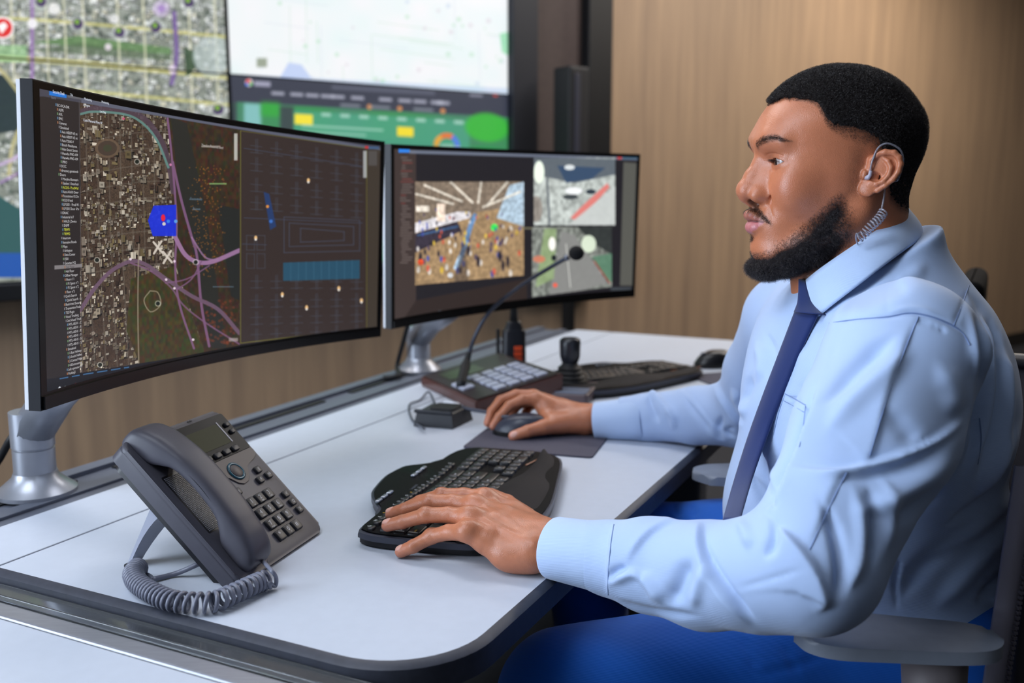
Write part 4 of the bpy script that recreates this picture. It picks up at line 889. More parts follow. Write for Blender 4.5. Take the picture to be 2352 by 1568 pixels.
gp = [pz(1058, 885, .775), pd(1072, 830, 2.18), pd(1092, 770, 2.17), pd(1128, 712, 2.15), pd(1190, 660, 2.12), pd(1262, 615, 2.1), pd(1305, 590, 2.08)]
G = spline(gp, 8); T_ = [tuple(loc(p)) for p in G]
MB().tube(T_[:12], [.0105]*6+[.0115, .0105, .0085, .007, .0062, .006], 14).build('gooseneck_sleeve', dark_m, t, True)
MB().tube(T_[10:], .0046, 10).build('gooseneck', mat('graphite_tube', (58, 62, 74), .3, metal=.5), t, True)
hd = loc(pd(1324, 581, 2.07)); tip = T_[-1]
MB().tube([tuple(Vector(tip)+(Vector(hd)-Vector(tip))*-.35), tip], .007, 12).build('collar', mat('collar_silver', (120, 126, 140), .3, metal=.6), t, True)
bmf = bmesh.new(); bmesh.ops.create_uvsphere(bmf, u_segments=24, v_segments=16, radius=.0165); me = bpy.data.meshes.new('foam'); bmf.to_mesh(me); bmf.free(); o = link('foam_windscreen', me, noisy(mat('foam_black', (17, 17, 20), .95), 200, .3, .6, 700), t, True); o.location = hd; o.scale = (1.1, 1, .95)
# white tipped cable lying at the front of the console
w = MB().tube(spline([pz(1025, 927, .768), pz(1060, 936, .768), pz(1105, 944, .765), pz(1150, 952, .76)], 6), .0035, 8).build('plug_cable', mat('slate_cable', (66, 70, 86), .4), None, True)
tag(w, 'slate cable with a white plug lying across the front of the paging console', 'cable')
MB().tube([tuple(pz(1022, 926, .769)), tuple(pz(1052, 931, .769))], .0065, 12).build('plug', mat('white_plug', (226, 228, 236), .4), w, True)
# handheld radio standing in its cradle
rp = pz(1180, 862, .742); t = thing('handheld_radio', 'black handheld radio with an orange label and tall antenna, behind the paging console', 'radio', (rp[0], rp[1]+.015, DESK), R(15))
MB().prism(rounded(-.030, -.018, .030, .018, .012, 5), 0, .115, .006, 3, taper=.93).build('body', blk, t, angle=40)
MB().prism(rounded(-.024, -.015, .024, .015, .012, 5), .113, .135, .005, 3, taper=.7).build('shoulder', blk, t, angle=40)
MB().tube([(0.0, 0, .13), (.0, 0, .17), (.004, 0, .21), (.006, 0, .29)], [.011, .008, .0055, .0045], 12).build('antenna', dark_m, t, True)
MB().box((-.044, -.006, .02), (-.036, .006, .118), .003).build('belt_clip', dark_m, t)
lb = MB(); 
for zz in (.036, .050, .064): lb.box((-.004, -.0196, zz), (.016, -.0178, zz+.0115), .0008)
lb.build('orange_label', mat('orange_label', (232, 84, 44), .5), t)
# joystick controller
jp = pz(1310, 905); t = thing('joystick_controller', 'low silver-grey control keypad with an upright black joystick', 'joystick', (jp[0], jp[1], DESK), R(-16))
MB().prism(rounded(-.10, -.10, .06, .05, .012, 4), 0, .022, .004, 3).build('base', mat('warm_grey_case', (92, 80, 84), .4), t, angle=40)
MB().prism(rounded(-.095, -.095, .055, -.04, .008, 4), .0225, .025, .001).build('keypad_plate', mat('slate_plate', (110, 118, 136), .35), t)
MB().lathe([(.040, .022), (.040, .028), (.034, .034), (.036, .038), (.030, .044), (.032, .048), (.026, .054), (.028, .058), (.020, .064), (.017, .07)], 28, (-.005, .015, 0)).build('rubber_boot', dark_m, t, angle=60)
MB().lathe([(.016, .066), (.020, .074), (.023, .085), (.024, .115), (.023, .122), (.018, .126)], 28, (-.005, .015, 0)).build('stick', mat('stick_black', (34, 36, 42), .25), t, angle=50)
MB().lathe([(.0085, .0245), (.0085, .03), (.006, .033)], 16, (-.08, .0, 0)).lathe([(.0085, .0245), (.0085, .03), (.006, .033)], 16, (-.055, .0, 0)).build('chrome_knob', mat('chrome', (220, 222, 228), .12, metal=1), t, angle=50)
# ------------------------------------------------------------------ solid shapes from distance fields
import openvdb as vdb
def cap(P, a, b, ra, rb=None):
    rb = ra if rb is None else rb; a = np.asarray(a, np.float32); b = np.asarray(b, np.float32); v = b-a; q = P-a
    h = np.clip(q@v/(v@v+1e-12), 0, 1); return np.linalg.norm(q-h[:, None]*v, axis=1)-(ra+(rb-ra)*h)
def ell(P, c, r, M=None):
    q = P-np.asarray(c, np.float32)
    if M is not None: q = q@np.asarray(M, np.float32)
    r = np.asarray(r, np.float32); k0 = np.linalg.norm(q/r, axis=1); k1 = np.linalg.norm(q/(r*r), axis=1)+1e-9; return k0*(k0-1)/k1
def smin(a, b, k): h = np.clip(.5+.5*(b-a)/k, 0, 1); return b+(a-b)*h-k*h*(1-h)
def smax(a, b, k): return -smin(-a, -b, k)
def chain(P, pts, k=0.0):
    """pts: (x,y,z,r) ..."""
    d = None
    for a, b in zip(pts, pts[1:]):
        e = cap(P, a[:3], b[:3], a[3], b[3]); d = e if d is None else (smin(d, e, k) if k else np.minimum(d, e))
    return d
def sdf_mesh(fn, lo, hi, h, C=6, margin=2.5):
    lo = np.asarray(lo, float); n = (np.ceil((np.asarray(hi, float)-lo)/h/C).astype(int)+1); N3 = n*C
    A = np.empty(N3, np.float32); bg = 3*h
    g = np.stack(np.meshgrid(*[np.arange(k) for k in n], indexing='ij'), -1).reshape(-1, 3)
    cc = (lo+(g*C+(C-1)/2)*h).astype(np.float32); dc = np.concatenate([fn(cc[i:i+400000]) for i in range(0, len(cc), 400000)])
    B = np.where(dc > 0, bg, -bg).astype(np.float32).reshape(n)
    A[:] = np.repeat(np.repeat(np.repeat(B, C, 0), C, 1), C, 2)
    act = g[np.abs(dc) < C*h*.87+margin*h]; o = np.stack(np.meshgrid(*[np.arange(C)]*3, indexing='ij'), -1).reshape(-1, 3)
    step = max(1, 1500000//(C**3))
    for i in range(0, len(act), step):
        I = (act[i:i+step, None]*C+o[None]).reshape(-1, 3); d = fn((lo+I*h).astype(np.float32)); A[I[:, 0], I[:, 1], I[:, 2]] = np.clip(d, -bg, bg)
    G = vdb.FloatGrid(bg); G.copyFromArray(A); V, Q = G.convertToQuads(0.0)
    V = V.astype(np.float64)*h+lo; Q = Q.astype(np.int64)
    vol = (V[Q[:, 0]]*np.cross(V[Q[:, 1]]-lo, V[Q[:, 2]]-lo)).sum(); c = V.mean(0); W_ = V-c; vol = (W_[Q[:, 0]]*np.cross(W_[Q[:, 1]], W_[Q[:, 2]])).sum()+(W_[Q[:, 0]]*np.cross(W_[Q[:, 2]], W_[Q[:, 3]])).sum()
    return V, (Q if vol > 0 else Q[:, ::-1].copy())
def normals(V, Q):
    n = np.cross(V[Q[:, 2]]-V[Q[:, 0]], V[Q[:, 3]]-V[Q[:, 1]]); N_ = np.zeros_like(V)
    for k in range(4): 
        for c in range(3): N_[:, c] += np.bincount(Q[:, k], n[:, c], len(V))
    return N_/(np.linalg.norm(N_, axis=1, keepdims=True)+1e-12)
def relax(V, Q, it=2, f=.5):
    for _ in range(it):
        S = np.zeros_like(V); c = np.zeros(len(V))
        for k in range(4):
            a, b = Q[:, k], Q[:, (k+1) % 4]
            for q in range(3): S[:, q] += np.bincount(a, V[b, q], len(V))+np.bincount(b, V[a, q], len(V))
            c += np.bincount(a, minlength=len(V))+np.bincount(b, minlength=len(V))
        V = V+(S/c[:, None]-V)*f
    return V
class N3:
    """smooth 3-d value noise"""
    def __init__(s, seed): s.g = np.random.default_rng(seed).random((32, 32, 32)).astype(np.float32)
    def __call__(s, P):
        i = np.floor(P).astype(int); f = P-i; f = f*f*(3-2*f); r = 0
        for dx in (0, 1):
            for dy in (0, 1):
                for dz in (0, 1):
                    w_ = (f[:, 0] if dx else 1-f[:, 0])*(f[:, 1] if dy else 1-f[:, 1])*(f[:, 2] if dz else 1-f[:, 2])
                    r = r+w_*s.g[(i[:, 0]+dx) & 31, (i[:, 1]+dy) & 31, (i[:, 2]+dz) & 31]
        return r-.5
def sm(x, a, b): t = np.clip((x-a)/(b-a), 0, 1); return t*t*(3-2*t)
def lin(r, g, b): return np.array(srgb(r, g, b)[:3])
# ------------------------------------------------------------------ the man
man = thing('person', 'person in light blue shirt and navy tie seated at the desk, looking at the screens', 'person', (.55, 1.28, 0))
def under(o, par=man): o.parent = par; return o
def mlink(name, V, Q, m, par=man, col=None, smooth=True):
    """mesh given in room coordinates, linked under the man"""
    V = np.asarray(V)-np.array(man.location); return npmesh(name, V, Q, m, par, smooth, col)
# head frame, in millimetres: x forward, y to his left, z up
HC = pd(1941, 400, 1.21); hyaw = R(182.5); hpitch = R(-1.0)
HF = np.array([math.cos(hyaw)*math.cos(hpitch), math.sin(hyaw)*math.cos(hpitch), math.sin(hpitch)]); HL = np.cross([0, 0, 1], HF); HL /= np.linalg.norm(HL); HU = np.cross(HF, HL)
HM = np.stack([HF, HL, HU])            # rows
def h2w(V): return HC+(np.asarray(V)@HM)/1000
def w2h(P): return (np.asarray(P)-HC)@HM.T*1000
zt = [-90, -75, -60, -45, -30, -15, 0, 15, 30, 45, 60, 80]
T_xf = [99, 104, 107, 107, 106, 105, 105, 105, 108, 113, 109, 99]; T_xb = [-20, -30, -42, -54, -64, -74, -80, -85, -88, -88, -86, -78]; T_w = [42, 50, 58, 64, 68, 71, 73.5, 74, 74, 73.5, 73, 66]
zz_ = np.linspace(-90, 80, 171)
def cs(t):
    P = spline([(a, b) for a, b in zip(zt, t)], 12); return np.interp(zz_, P[:, 0], P[:, 1])
S_xf, S_xb, S_w = cs(T_xf), cs(T_xb), cs(T_w)
EAR_O = np.array([9., 71, 0]); ea = np.array([-.87, .47, -.10]); ea /= np.linalg.norm(ea); eb = np.array([-.12, .02, 1.0]); eb -= ea*(eb@ea); eb /= np.linalg.norm(eb); ec = np.cross(eb, ea); ec *= np.sign(ec[1])
EOUT = [(9, 17), (16, 25), (24, 29), (34, 29), (41.5, 24), (45.5, 15.5), (44.5, 6), (40, -4), (33, -12), (24, -19), (15, -24.5), (7, -26), (1.5, -22), (0, -14)]
def poly2(a, b, pts):
    d = None; ins = np.zeros(len(a), bool); n = len(pts)
    for i in range(n):
        (x0, y0), (x1, y1) = pts[i], pts[(i+1) % n]; vx, vy = x1-x0, y1-y0; t = np.clip(((a-x0)*vx+(b-y0)*vy)/(vx*vx+vy*vy+1e-9), 0, 1)
        q = (a-x0-t*vx)**2+(b-y0-t*vy)**2; d = q if d is None else np.minimum(d, q)
        if y0 != y1: ins ^= ((y0 > b) != (y1 > b)) & (a < (x1-x0)*(b-y0)/(y1-y0)+x0)
    d = np.sqrt(d); return np.where(ins, -d, d)
ECURV = lambda a, b: 1.2+3.2*np.sin(np.clip(a/46, 0, 1)*PI*.9)
def ear(P):
    q = P-EAR_O.astype(np.float32); a, b, c = q@ea.astype(np.float32), q@eb.astype(np.float32), q@ec.astype(np.float32); E = np.stack([a, b, c], 1)
    E[:, 2] -= ECURV(a, b)
    out = [tuple(p) for p in spline(EOUT+EOUT[:1], 3)[:-1]]
    plate = smax(poly2(a, b, out)+3.0, np.abs(E[:, 2]+.8)-1.3, 1.5)-.6
    hel = chain(E, [(13, 2, .8, 2.0), (9, 8, 1.2, 2.4), (9.5, 16, 1.6, 3.0), (16, 23, 2.0, 3.4), (24, 26.2, 2.2, 3.5), (34, 26, 2.2, 3.5), (40, 21, 2.2, 3.4), (42.6, 14, 2, 3.3), (41.6, 5.5, 2, 3.2), (37, -4, 1.6, 3.0), (30, -11.5, 1, 2.8), (22, -18, .5, 3.2)], 1.5)
    anti = chain(E, [(13, -9, 1.4, 2.8), (20, -11, 1.4, 3.0), (27, -7, 1.8, 2.8), (32, 1, 2.2, 2.8), (33, 9, 2.4, 2.8), (29, 16, 1.6, 2.6), (22, 20, .6, 2.2)], 1.5)
    lobe = ell(E, (10, -17, .2), (10, 9.5, 4.2)); trag = ell(E, (4.5, -1, 2.0), (4, 6, 3.6)); crus = chain(E, [(8, 4, .6, 2.0), (15, 4.5, -.5, 2.0), (20, 4, -1.0, 1.5)], 0)
    d = smin(plate, hel, 1.6); d = smin(d, anti, 1.6); d = smin(d, lobe, 3); d = smin(d, trag, 1.8); d = smin(d, crus, 1.5)
    d = smax(d, -ell(E, (16, -2.5, 1), (7.5, 5.5, 6)), 2.0)
    root = ell(E, (9, 1, -5), (12, 22, 6)); return smin(d, root, 3)
def head(P):
    x, y, z = P[:, 0], P[:, 1], P[:, 2]; ya = np.abs(y); S = np.stack([x, ya, z], 1)
    d = ell(P, (10, 0, 49), (99, 75.5, 80.5))
    zc = np.clip(z, -90, 80); xf, xb, w_ = np.interp(zc, zz_, S_xf), np.interp(zc, zz_, S_xb), np.interp(zc, zz_, S_w)
    ax = np.where(x > 10, xf-10, 10-xb); n = np.where(x > 10, 2.25, 2.1); u = np.abs(x-10)/ax; v = ya/w_
    rho = (u**n+v**n)**(1/n)+1e-6; rl = np.sqrt((x-10)**2+y*y)/rho; sec = (rho-1)*rl*.93; sec = smax(sec, smax(z-72, -84-z, 5), 14)
    d = smin(d, sec, 16)
    jaw = chain(S, [(4, 55, -42, 15), (22, 54, -62, 15), (60, 40, -84, 16), (90, 16, -96, 17), (96, 0, -96, 17)], 8); jaw = smin(jaw, ell(P, (58, 0, -78), (50, 42, 26)), 18); d = smin(d, jaw, 14)
    d = smin(d, ell(S, (78, 42, -14), (20, 18, 24)), 26)                       # cheek
    d = smin(d, chain(S, [(107, 4, 40, 7), (103, 24, 42, 8), (93, 42, 40, 6)], 6), 18)   # brow
    fr = sm(x, 55, 85)
    d = d+fr*(5.5*np.exp(-((ya-30)/15)**2-((z-15)/10)**2)+2.5*np.exp(-((ya-36)/12)**2-((z+2)/8)**2)*.4)
    d = smin(d, ell(P, (88, 0, -57), (29, 35, 28)), 16)                          # muzzle
    # nose
    nose = chain(P, [(103, 0, 26, 8), (109, 0, 14, 8.5), (117, 0, -1, 10), (122.5, 0, -14, 12)], 5); nose = smin(nose, ell(P, (124.5, 0, -19), (12, 13.5, 11.5)), 8)
    nose = smin(nose, chain(S, [(97, 8, 14, 8), (103, 9, -4, 11), (109, 11, -18, 12)], 4), 10); nose = smin(nose, ell(S, (112.5, 17.5, -24), (12, 8.5, 9.5)), 6); nose = smin(nose, chain(P, [(126, 0, -27, 6), (116, 0, -35, 6)], 0), 4)
    d = smin(d, nose, 9)
    d = smax(d, -ell(S, (118, 9.5, -34), (8.0, 4.6, 5.4)), 2.2); d = smax(d, -chain(S, [(100, 28.5, -24, 1.2), (103, 27.5, -33, 1.0)], 0), 5)
    d = d+1.1*np.exp(-((S[:, 1]-(27+(-(z+32))*.35))/2.6)**2)*sm(z, -62, -44)*(1-sm(z, -36, -22))*sm(x, 70, 90)   # fold beside the mouth
    # lips
    ul = chain(S, [(119.5, 0, -50.5, 5.6), (118.5, 7, -48.5, 6.2), (115, 15, -51, 5.4), (106, 25, -54.8, 3.4)], 3); ll = chain(S, [(116.5, 0, -64, 7.8), (114.5, 9, -63.6, 7.4), (109.5, 18, -60.5, 5.6), (103, 26, -56.8, 3.2)], 3)
    d = smin(d, ul, 3.5); d = smin(d, ll, 3.5)
    d = smax(d, -chain(S, [(126, 0, -56.4, 1.3), (122, 8, -55.6, 1.3), (115, 18, -55.8, 1.3), (104, 28, -56.6, 1.2)], 0), 1.8)
    d = d+1.2*np.exp(-(y/3.2)**2-((z+41)/5)**2)*fr
    d = smin(d, ell(P, (98, 0, -89), (18.0, 22, 15)), 9)                         # chin
    # eyes
    ec_ = (86.5, 33.5, 16.3); lids = ell(S, ec_, (15.0, 15.6, 14.4)); lids = smax(lids, 78-x, 4)
    d = smin(d, lids, 5)
    d = d+1.0*np.exp(-((z-(26.5-((ya-31)/15)**2*4))/1.1)**2)*sm(ya, 17, 22)*(1-sm(ya, 44, 49))*fr
    d = d+.6*np.exp(-((z-(6-((ya-33)/16)**2*-3))/1.6)**2)*sm(ya, 18, 26)*(1-sm(ya, 38, 48))*fr
    up = np.sqrt((ya-32.5)**2+(z-(20.4-27))**2)-27; lo_ = np.sqrt((ya-33.5)**2+(z-(12.0+28))**2)-28
    op = np.maximum(np.maximum(up, lo_), 80-x); d = smax(d, -op, .8)
    # neck
    nk = chain(P, [(-14, 0, -20, 60), (-20, 0, -90, 61), (-34, 0, -190, 68)], 10); nk = smin(nk, chain(P, [(34, 0, -92, 34), (18, 0, -190, 40)], 0), 20)
    nk = smin(nk, chain(S, [(-2, 58, -28, 12), (30, 26, -170, 14)], 0), 14)
    d = smin(d, nk, 14)
    # ears (only where near)
    nr = (np.abs(x+14) < 48) & (ya > 52) & (np.abs(z) < 50)
    if nr.any(): d[nr] = smin(d[nr], ear(S[nr]), 2.5)
    return d
Vh, Qh = sdf_mesh(head, (-98, -102, -170), (150, 102, 138), 1.05)
Nh = normals(Vh, Qh)
# ---- skin colour of the head
SK = lin(188, 116, 82)
nA, nB = N3(1), N3(2)
def head_tint(V):
    x, y, z = V[:, 0], V[:, 1], V[:, 2]; ya = np.abs(y)
    C = np.tile(SK, (len(V), 1)); mott = nA(V/14)*.20+nB(V/5)*.10; C = C*(1+mott*.5)[:, None]
    def mixc(w_, col): 
        nonlocal C; C = C*(1-w_[:, None])+lin(*col)*w_[:, None]
    mixc(.35*np.exp(-((ya-52)/16)**2-((z+12)/16)**2), (190, 114, 86)); mixc(.35*np.exp(-((x-128)/12)**2-((z+20)/12)**2-(y/14)**2), (198, 122, 96))
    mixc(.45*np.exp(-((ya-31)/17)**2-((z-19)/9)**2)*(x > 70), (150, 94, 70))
    # lips
    mz = np.interp(ya, [0, 8, 18, 28], [-56.4, -55.6, -55.8, -56.6]); top = np.interp(ya, [0, 3, 7, 15, 24, 28], [-46.0, -45.0, -43.5, -46.5, -52, -56]); bot = np.interp(ya, [0, 9, 18, 26, 28], [-72, -71, -66, -59, -57])
    lipm = sm(ya, 29, 26)*(x > 95); up_ = lipm*sm(z, mz-1, mz+.5)*sm(top-z, -.6, 1.0); lo2 = lipm*sm(mz-z, -.5, .8)*sm(z-bot, -.6, 1.2)
    mixc(.75*up_, (150, 88, 82)); mixc(.85*lo2, (188, 112, 118)); mixc(.8*lipm*np.exp(-((z-mz)/1.0)**2), (80, 42, 40))
    mixc(.8*np.clip(1-(np.abs(ell(np.stack([x, ya, z], 1).astype(np.float32), (118, 9.5, -34), (8.0, 4.6, 5.4)))/2.0), 0, 1)*(x < 128), (50, 26, 22))
    return C
hl_phi = [0, 17, 37, 50, 56, 60, 66, 76, 90, 103, 112, 125, 140, 180]; hl_z = [84, 89, 86, 80, 68, 57, 49, 44, 38, 30, 2, -36, -46, -52]
def hair_w(V, soft=1.0):
    x, y, z = V[:, 0], V[:, 1], V[:, 2]; ya = np.abs(y); phi = np.degrees(np.arctan2(ya, x-10)); zh = np.interp(phi, hl_phi, hl_z)+3.0*nA(V/9+7)
    sf = np.interp(phi, [0, 45, 62, 80, 105, 130, 180], [5, 6, 16, 30, 24, 16, 10])*soft; w_ = np.clip((z-zh)/sf+.25, 0, 1)
    q = V-EAR_O; q[:, 1] = ya-EAR_O[1]; a, b, c = q@ea, q@eb, q@ec
    isear = (poly2(a, b, EOUT) < 4) & (c > -5) & (ya > 66); return np.where(isear, 0, w_)
bx = [-10, 20, 30, 36, 50, 62, 79, 94, 108, 121, 140]; bz = [-60, -40, -24, -26, -40, -54, -72, -87, -97, -101, -101]
def beard_w(V):
    x, y, z = V[:, 0], V[:, 1], V[:, 2]; ya = np.abs(y); zb = np.interp(x, bx, bz)+3.5*nB(V/7+3); w_ = np.clip((zb+7-z)/26, 0, 1)**1.3*np.clip((x-12)/20, 0, 1)
    low = np.interp(x, [16, 30, 60, 90, 130], [-86, -98, -118, -135, -150]); w_ *= np.clip((z-low)/10+.5, 0, 1)
    mo_ = np.exp(-((z-np.interp(ya, [0, 6, 14, 22, 28, 33], [-41.5, -41, -42.5, -47, -52, -58]))/np.interp(ya, [0, 8, 20, 33], [2.6, 3.6, 3.4, 2.4]))**2)*sm(ya, 36, 30)*(x > 90)*np.interp(ya, [0, 4, 8], [.35, .8, 1])
    sp_ = np.exp(-((z+77)/4.5)**2-(y/6)**2)*(x > 100)*.8
    side = np.clip((46-z)/30, 0, 1)*np.clip((z+34)/14, 0, 1)*np.clip((x-4)/8, 0, 1)*np.clip((30-x)/12, 0, 1)*(ya > 55)*.30
    return w_, np.clip(mo_, 0, 1), sp_, side
HW = hair_w(Vh); BW, MW_, SPW, SIDE = beard_w(Vh)
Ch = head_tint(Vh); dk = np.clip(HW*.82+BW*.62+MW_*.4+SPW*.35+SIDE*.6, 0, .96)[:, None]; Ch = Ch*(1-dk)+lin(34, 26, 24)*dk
# brows
def brow_w(V):
    x, y, z = V[:, 0], V[:, 1], V[:, 2]; ya = np.abs(y); zc = np.interp(ya, [8, 14, 30, 44, 54, 60], [33, 36, 42, 44.5, 40.5, 37]); th = np.interp(ya, [8, 14, 36, 50, 60], [3.4, 4.4, 3.8, 2.4, 1.2])
    return np.exp(-((z-zc)/th)**2)*sm(ya, 8, 13)*sm(-ya, -60, -50)*(x > 50)
BR = brow_w(Vh); bd_ = (BR*.35)[:, None]; Ch = Ch*(1-bd_)+lin(40, 28, 24)*bd_
parts_V, parts_Q, parts_C = [h2w(Vh)], [Qh], [Ch]
# eyeballs
def uvsphere(c, r, nu=48, nv=32, axis=None, bulge=0):
    """sphere whose pole points along axis"""
    ax = np.array(axis, float); ax /= np.linalg.norm(ax); a = np.cross(ax, [0, 0, 1.]); a /= np.linalg.norm(a); b = np.cross(ax, a); V, Q, T = [], [], []
    for j in range(nv+1):
        th = PI*j/nv; rr = r*(1+bulge*math.exp(-(th/.35)**2))
        for i in range(nu):
            ph = 2*PI*i/nu; V.append(np.array(c)+rr*(ax*math.cos(th)+(a*math.cos(ph)+b*math.sin(ph))*math.sin(th))); T.append(th)
    for j in range(nv):
        for i in range(nu): Q.append((j*nu+i, (j+1)*nu+i, (j+1)*nu+(i+1) % nu, j*nu+(i+1) % nu))
    return np.array(V), np.array(Q), np.array(T)
gz = np.array([.965, -.18, -.10])
EV, EQ, EC = [], [], []
for s_ in (1, -1):
    V, Q, T = uvsphere((86.3, 33.5*s_, 16.0), 13.4, axis=gz, bulge=.03); T = T[:, None]
    C = np.where(T < .17, lin(6, 5, 5), np.where(T < .50, lin(40, 24, 17), np.where(T < .55, lin(28, 20, 18), lin(172, 160, 158)))); EQ.append(Q+sum(len(v) for v in EV)); EV.append(V); EC.append(C)
# ------------------------------------------------------------------ hands
def jz(px, py, z): return pz(px, py, z)
def hand_mesh(fingers, palm, sub, box, nails, h=.00115, krel=.010, extra=None):
    def fn(P):
        d = None
        for ch in palm:
            e = chain(P, ch, .006); d = e if d is None else smin(d, e, .012)
        for ch in fingers:
            e = chain(P, ch, .003); d = smin(d, e, .0045)
        for (c, r, M) in sub: d = smin(d, ell(P, c, r, M), .012)
        if extra: d = extra(P, d)
        for nl in nails:
            q = P-nl[0].astype(np.float32); m = (np.abs(q).max(1) < .02)
            if m.any():
                L_ = q[m]@nl[1].astype(np.float32); e = np.sqrt((L_[:, 0]/nl[2])**2+(L_[:, 1]/nl[3])**2)
                d[m] += .0006*np.exp(-((e-1.05)/.12)**2)*(L_[:, 2] > -.004)-.00025*(e < .95)*(L_[:, 2] > -.004)
        return d
    V, Q = sdf_mesh(fn, box[0], box[1], h); return relax(V, Q, 1, .4), Q
def joints(pts): return [tuple(pz(x, y, z))+(r,) for x, y, z, r in pts]
def nail_frame(tip, prev, up, r, wl=.0062, ll=.0068, back=.003, lift=.75):
    tip, prev = np.array(tip[:3]), np.array(prev[:3]); t = tip-prev; t /= np.linalg.norm(t); u = np.array(up, float); u -= t*(u@t); u /= np.linalg.norm(u); s_ = np.cross(t, u)
    return (tip-t*back+u*r*lift, np.stack([t, s_, u], 1), ll, wl)
zT = DESK
lit = joints([(921, 1266, zT+.0088, .0079), (950, 1254, zT+.018, .0083), (991, 1232, zT+.030, .0092), (1030, 1222, zT+.040, .0096), (1072, 1222, zT+.046, .0115)])
rin = joints([(890, 1206, zT+.033, .0082), (924, 1198, zT+.040, .0087), (978, 1183, zT+.052, .0098), (1030, 1182, zT+.055, .0100), (1078, 1190, zT+.054, .0122)])
mid = joints([(898, 1180, zT+.034, .0084), (930, 1170, zT+.043, .0088), (987, 1152, zT+.056, .0098), (1040, 1152, zT+.060, .0102), (1088, 1163, zT+.058, .0125)])
ind = joints([(930, 1168, zT+.034, .0082), (965, 1152, zT+.046, .0088), (1014, 1138, zT+.058, .0096), (1065, 1138, zT+.061, .0104), (1112, 1148, zT+.058, .0125)])
thb = joints([(1128, 1137, zT+.036, .0100), (1165, 1155, zT+.032, .0115), (1210, 1190, zT+.028, .0145)])
wr = tuple(pz(1235, 1246, zT+.034)); wr2 = tuple(pz(1330, 1258, zT+.040))
def wp(px, py, z): return tuple(pz(px, py, zT+z))
palmL = [[rin[-1][:3]+(.0125,), wp(1140, 1206, .046)+(.0165,), wr+(.022,)], [mid[-1][:3]+(.0125,), wp(1160, 1190, .048)+(.016,), wp(1240, 1232, .038)+(.021,)], [ind[-1][:3]+(.0125,), wp(1180, 1180, .044)+(.0165,), wp(1245, 1222, .036)+(.019,)],
         [lit[-1][:3]+(.0115,), wp(1120, 1240, .036)+(.0175,), wp(1175, 1262, .026)+(.021,), wp(1225, 1268, .027)+(.0225,)], [wp(1225, 1262, .030)+(.0215,), wp(1330, 1268, .031)+(.0225,)], [wp(1235, 1228, .036)+(.0195,), wp(1330, 1240, .044)+(.020,)], [wp(1150, 1215, .028)+(.017,), wp(1215, 1235, .026)+(.019,)]]
upL = np.array([.10, -.22, .97])
nailsL = [nail_frame(lit[0], lit[1], (.05, -.30, .95), .0078, .0052, .0062, .001), nail_frame(rin[0], rin[1], upL, .0082, .0056, .0068, .001), nail_frame(mid[0], mid[1], upL, .0084, .0058, .0068, .001)]
def tend(P, d):   # tendons on the back of the hand
    for a, b, r in ((ind, wp(1225, 1220, .052), .0024), (mid, wp(1225, 1226, .054), .0028), (rin, wp(1225, 1234, .052), .0024)):
        p0 = np.array(a[-1][:3])+np.array([0, 0, .0085]); d = smin(d, cap(P, p0, np.array(b)-np.array([0, 0, .010]), r, .0016), .009)
    for j in (rin[2], mid[2], lit[2], ind[2]): d = smin(d, ell(P, np.array(j[:3])+np.array([0, 0, .002]), (.0098, .0098, .0090)), .004)
    for j in (rin[-1], mid[-1], lit[-1], ind[-1]): d = smin(d, ell(P, np.array(j[:3])+np.array([.002, 0, .004]), (.0135, .012, .0105)), .010)
    return d
VL, QL = hand_mesh([lit, rin, mid, ind, thb], palmL, [(pz(1190, 1275, zT+.022), (.034, .020, .021), None)], (pz(1120, 1200, zT+.03)+[-.135, -.13, -.045], pz(1120, 1200, zT+.03)+[.14, .17, .06]), nailsL, extra=tend)
def hand_tint(V, joints_, nails, tips):
    C = np.tile(lin(184, 116, 84), (len(V), 1))*(1+nA(V*90)*.16+nB(V*260)*.10)[:, None]
    for j in joints_:
        w_ = (.26*np.exp(-(np.linalg.norm(V-np.array(j[:3])-np.array([0, 0, .008]), axis=1)/.0070)**2))[:, None]; C = C*(1-w_)+lin(104, 62, 46)*w_
    for t in tips:
        w_ = (.7*np.exp(-(np.linalg.norm(V-np.array(t[:3])-np.array([-.004, 0, 0]), axis=1)/.014)**2))[:, None]; C = C*(1-w_)+lin(196, 126, 102)*w_
    for nl in nails:
        q = (V-nl[0])@nl[1]; e = np.sqrt((q[:, 0]/nl[2])**2+(q[:, 1]/nl[3])**2); w_ = (sm(1.0-e, -.06, .10)*(np.abs(q[:, 2]) < .006)*.85)[:, None]; C = C*(1-w_)+lin(222, 172, 158)*w_
    return C
parts_V.append(VL); parts_Q.append(QL); parts_C.append(hand_tint(VL, [lit[2], rin[2], mid[2], ind[2], lit[1], rin[1], mid[1]], nailsL, [lit[0], rin[0], mid[0], thb[0]]))
# right hand, on the mouse
def pdd(x, y, d): return tuple(pd(x, y, d))
zR = DESK
rI = [pdd(1134, 978, 1.82)+(.0085,), pdd(1147, 957, 1.82)+(.0090,), pdd(1170, 932, 1.825)+(.0100,), pdd(1200, 918, 1.83)+(.0108,), pdd(1232, 916, 1.835)+(.0135,)]
rM = [pdd(1121, 971, 1.845)+(.0085,), pdd(1130, 944, 1.85)+(.0090,), pdd(1150, 920, 1.855)+(.0100,), pdd(1185, 907, 1.86)+(.0108,), pdd(1225, 910, 1.86)+(.0135,)]
rR = [pdd(1172, 962, 1.88)+(.0085,), pdd(1178, 945, 1.885)+(.0090,), pdd(1190, 928, 1.89)+(.0100,), pdd(1225, 915, 1.89)+(.0130,)]
rL = [pdd(1206, 966, 1.89)+(.0078,), pdd(1208, 948, 1.90)+(.0084,), pdd(1216, 932, 1.91)+(.0092,), pdd(1240, 922, 1.905)+(.0120,)]
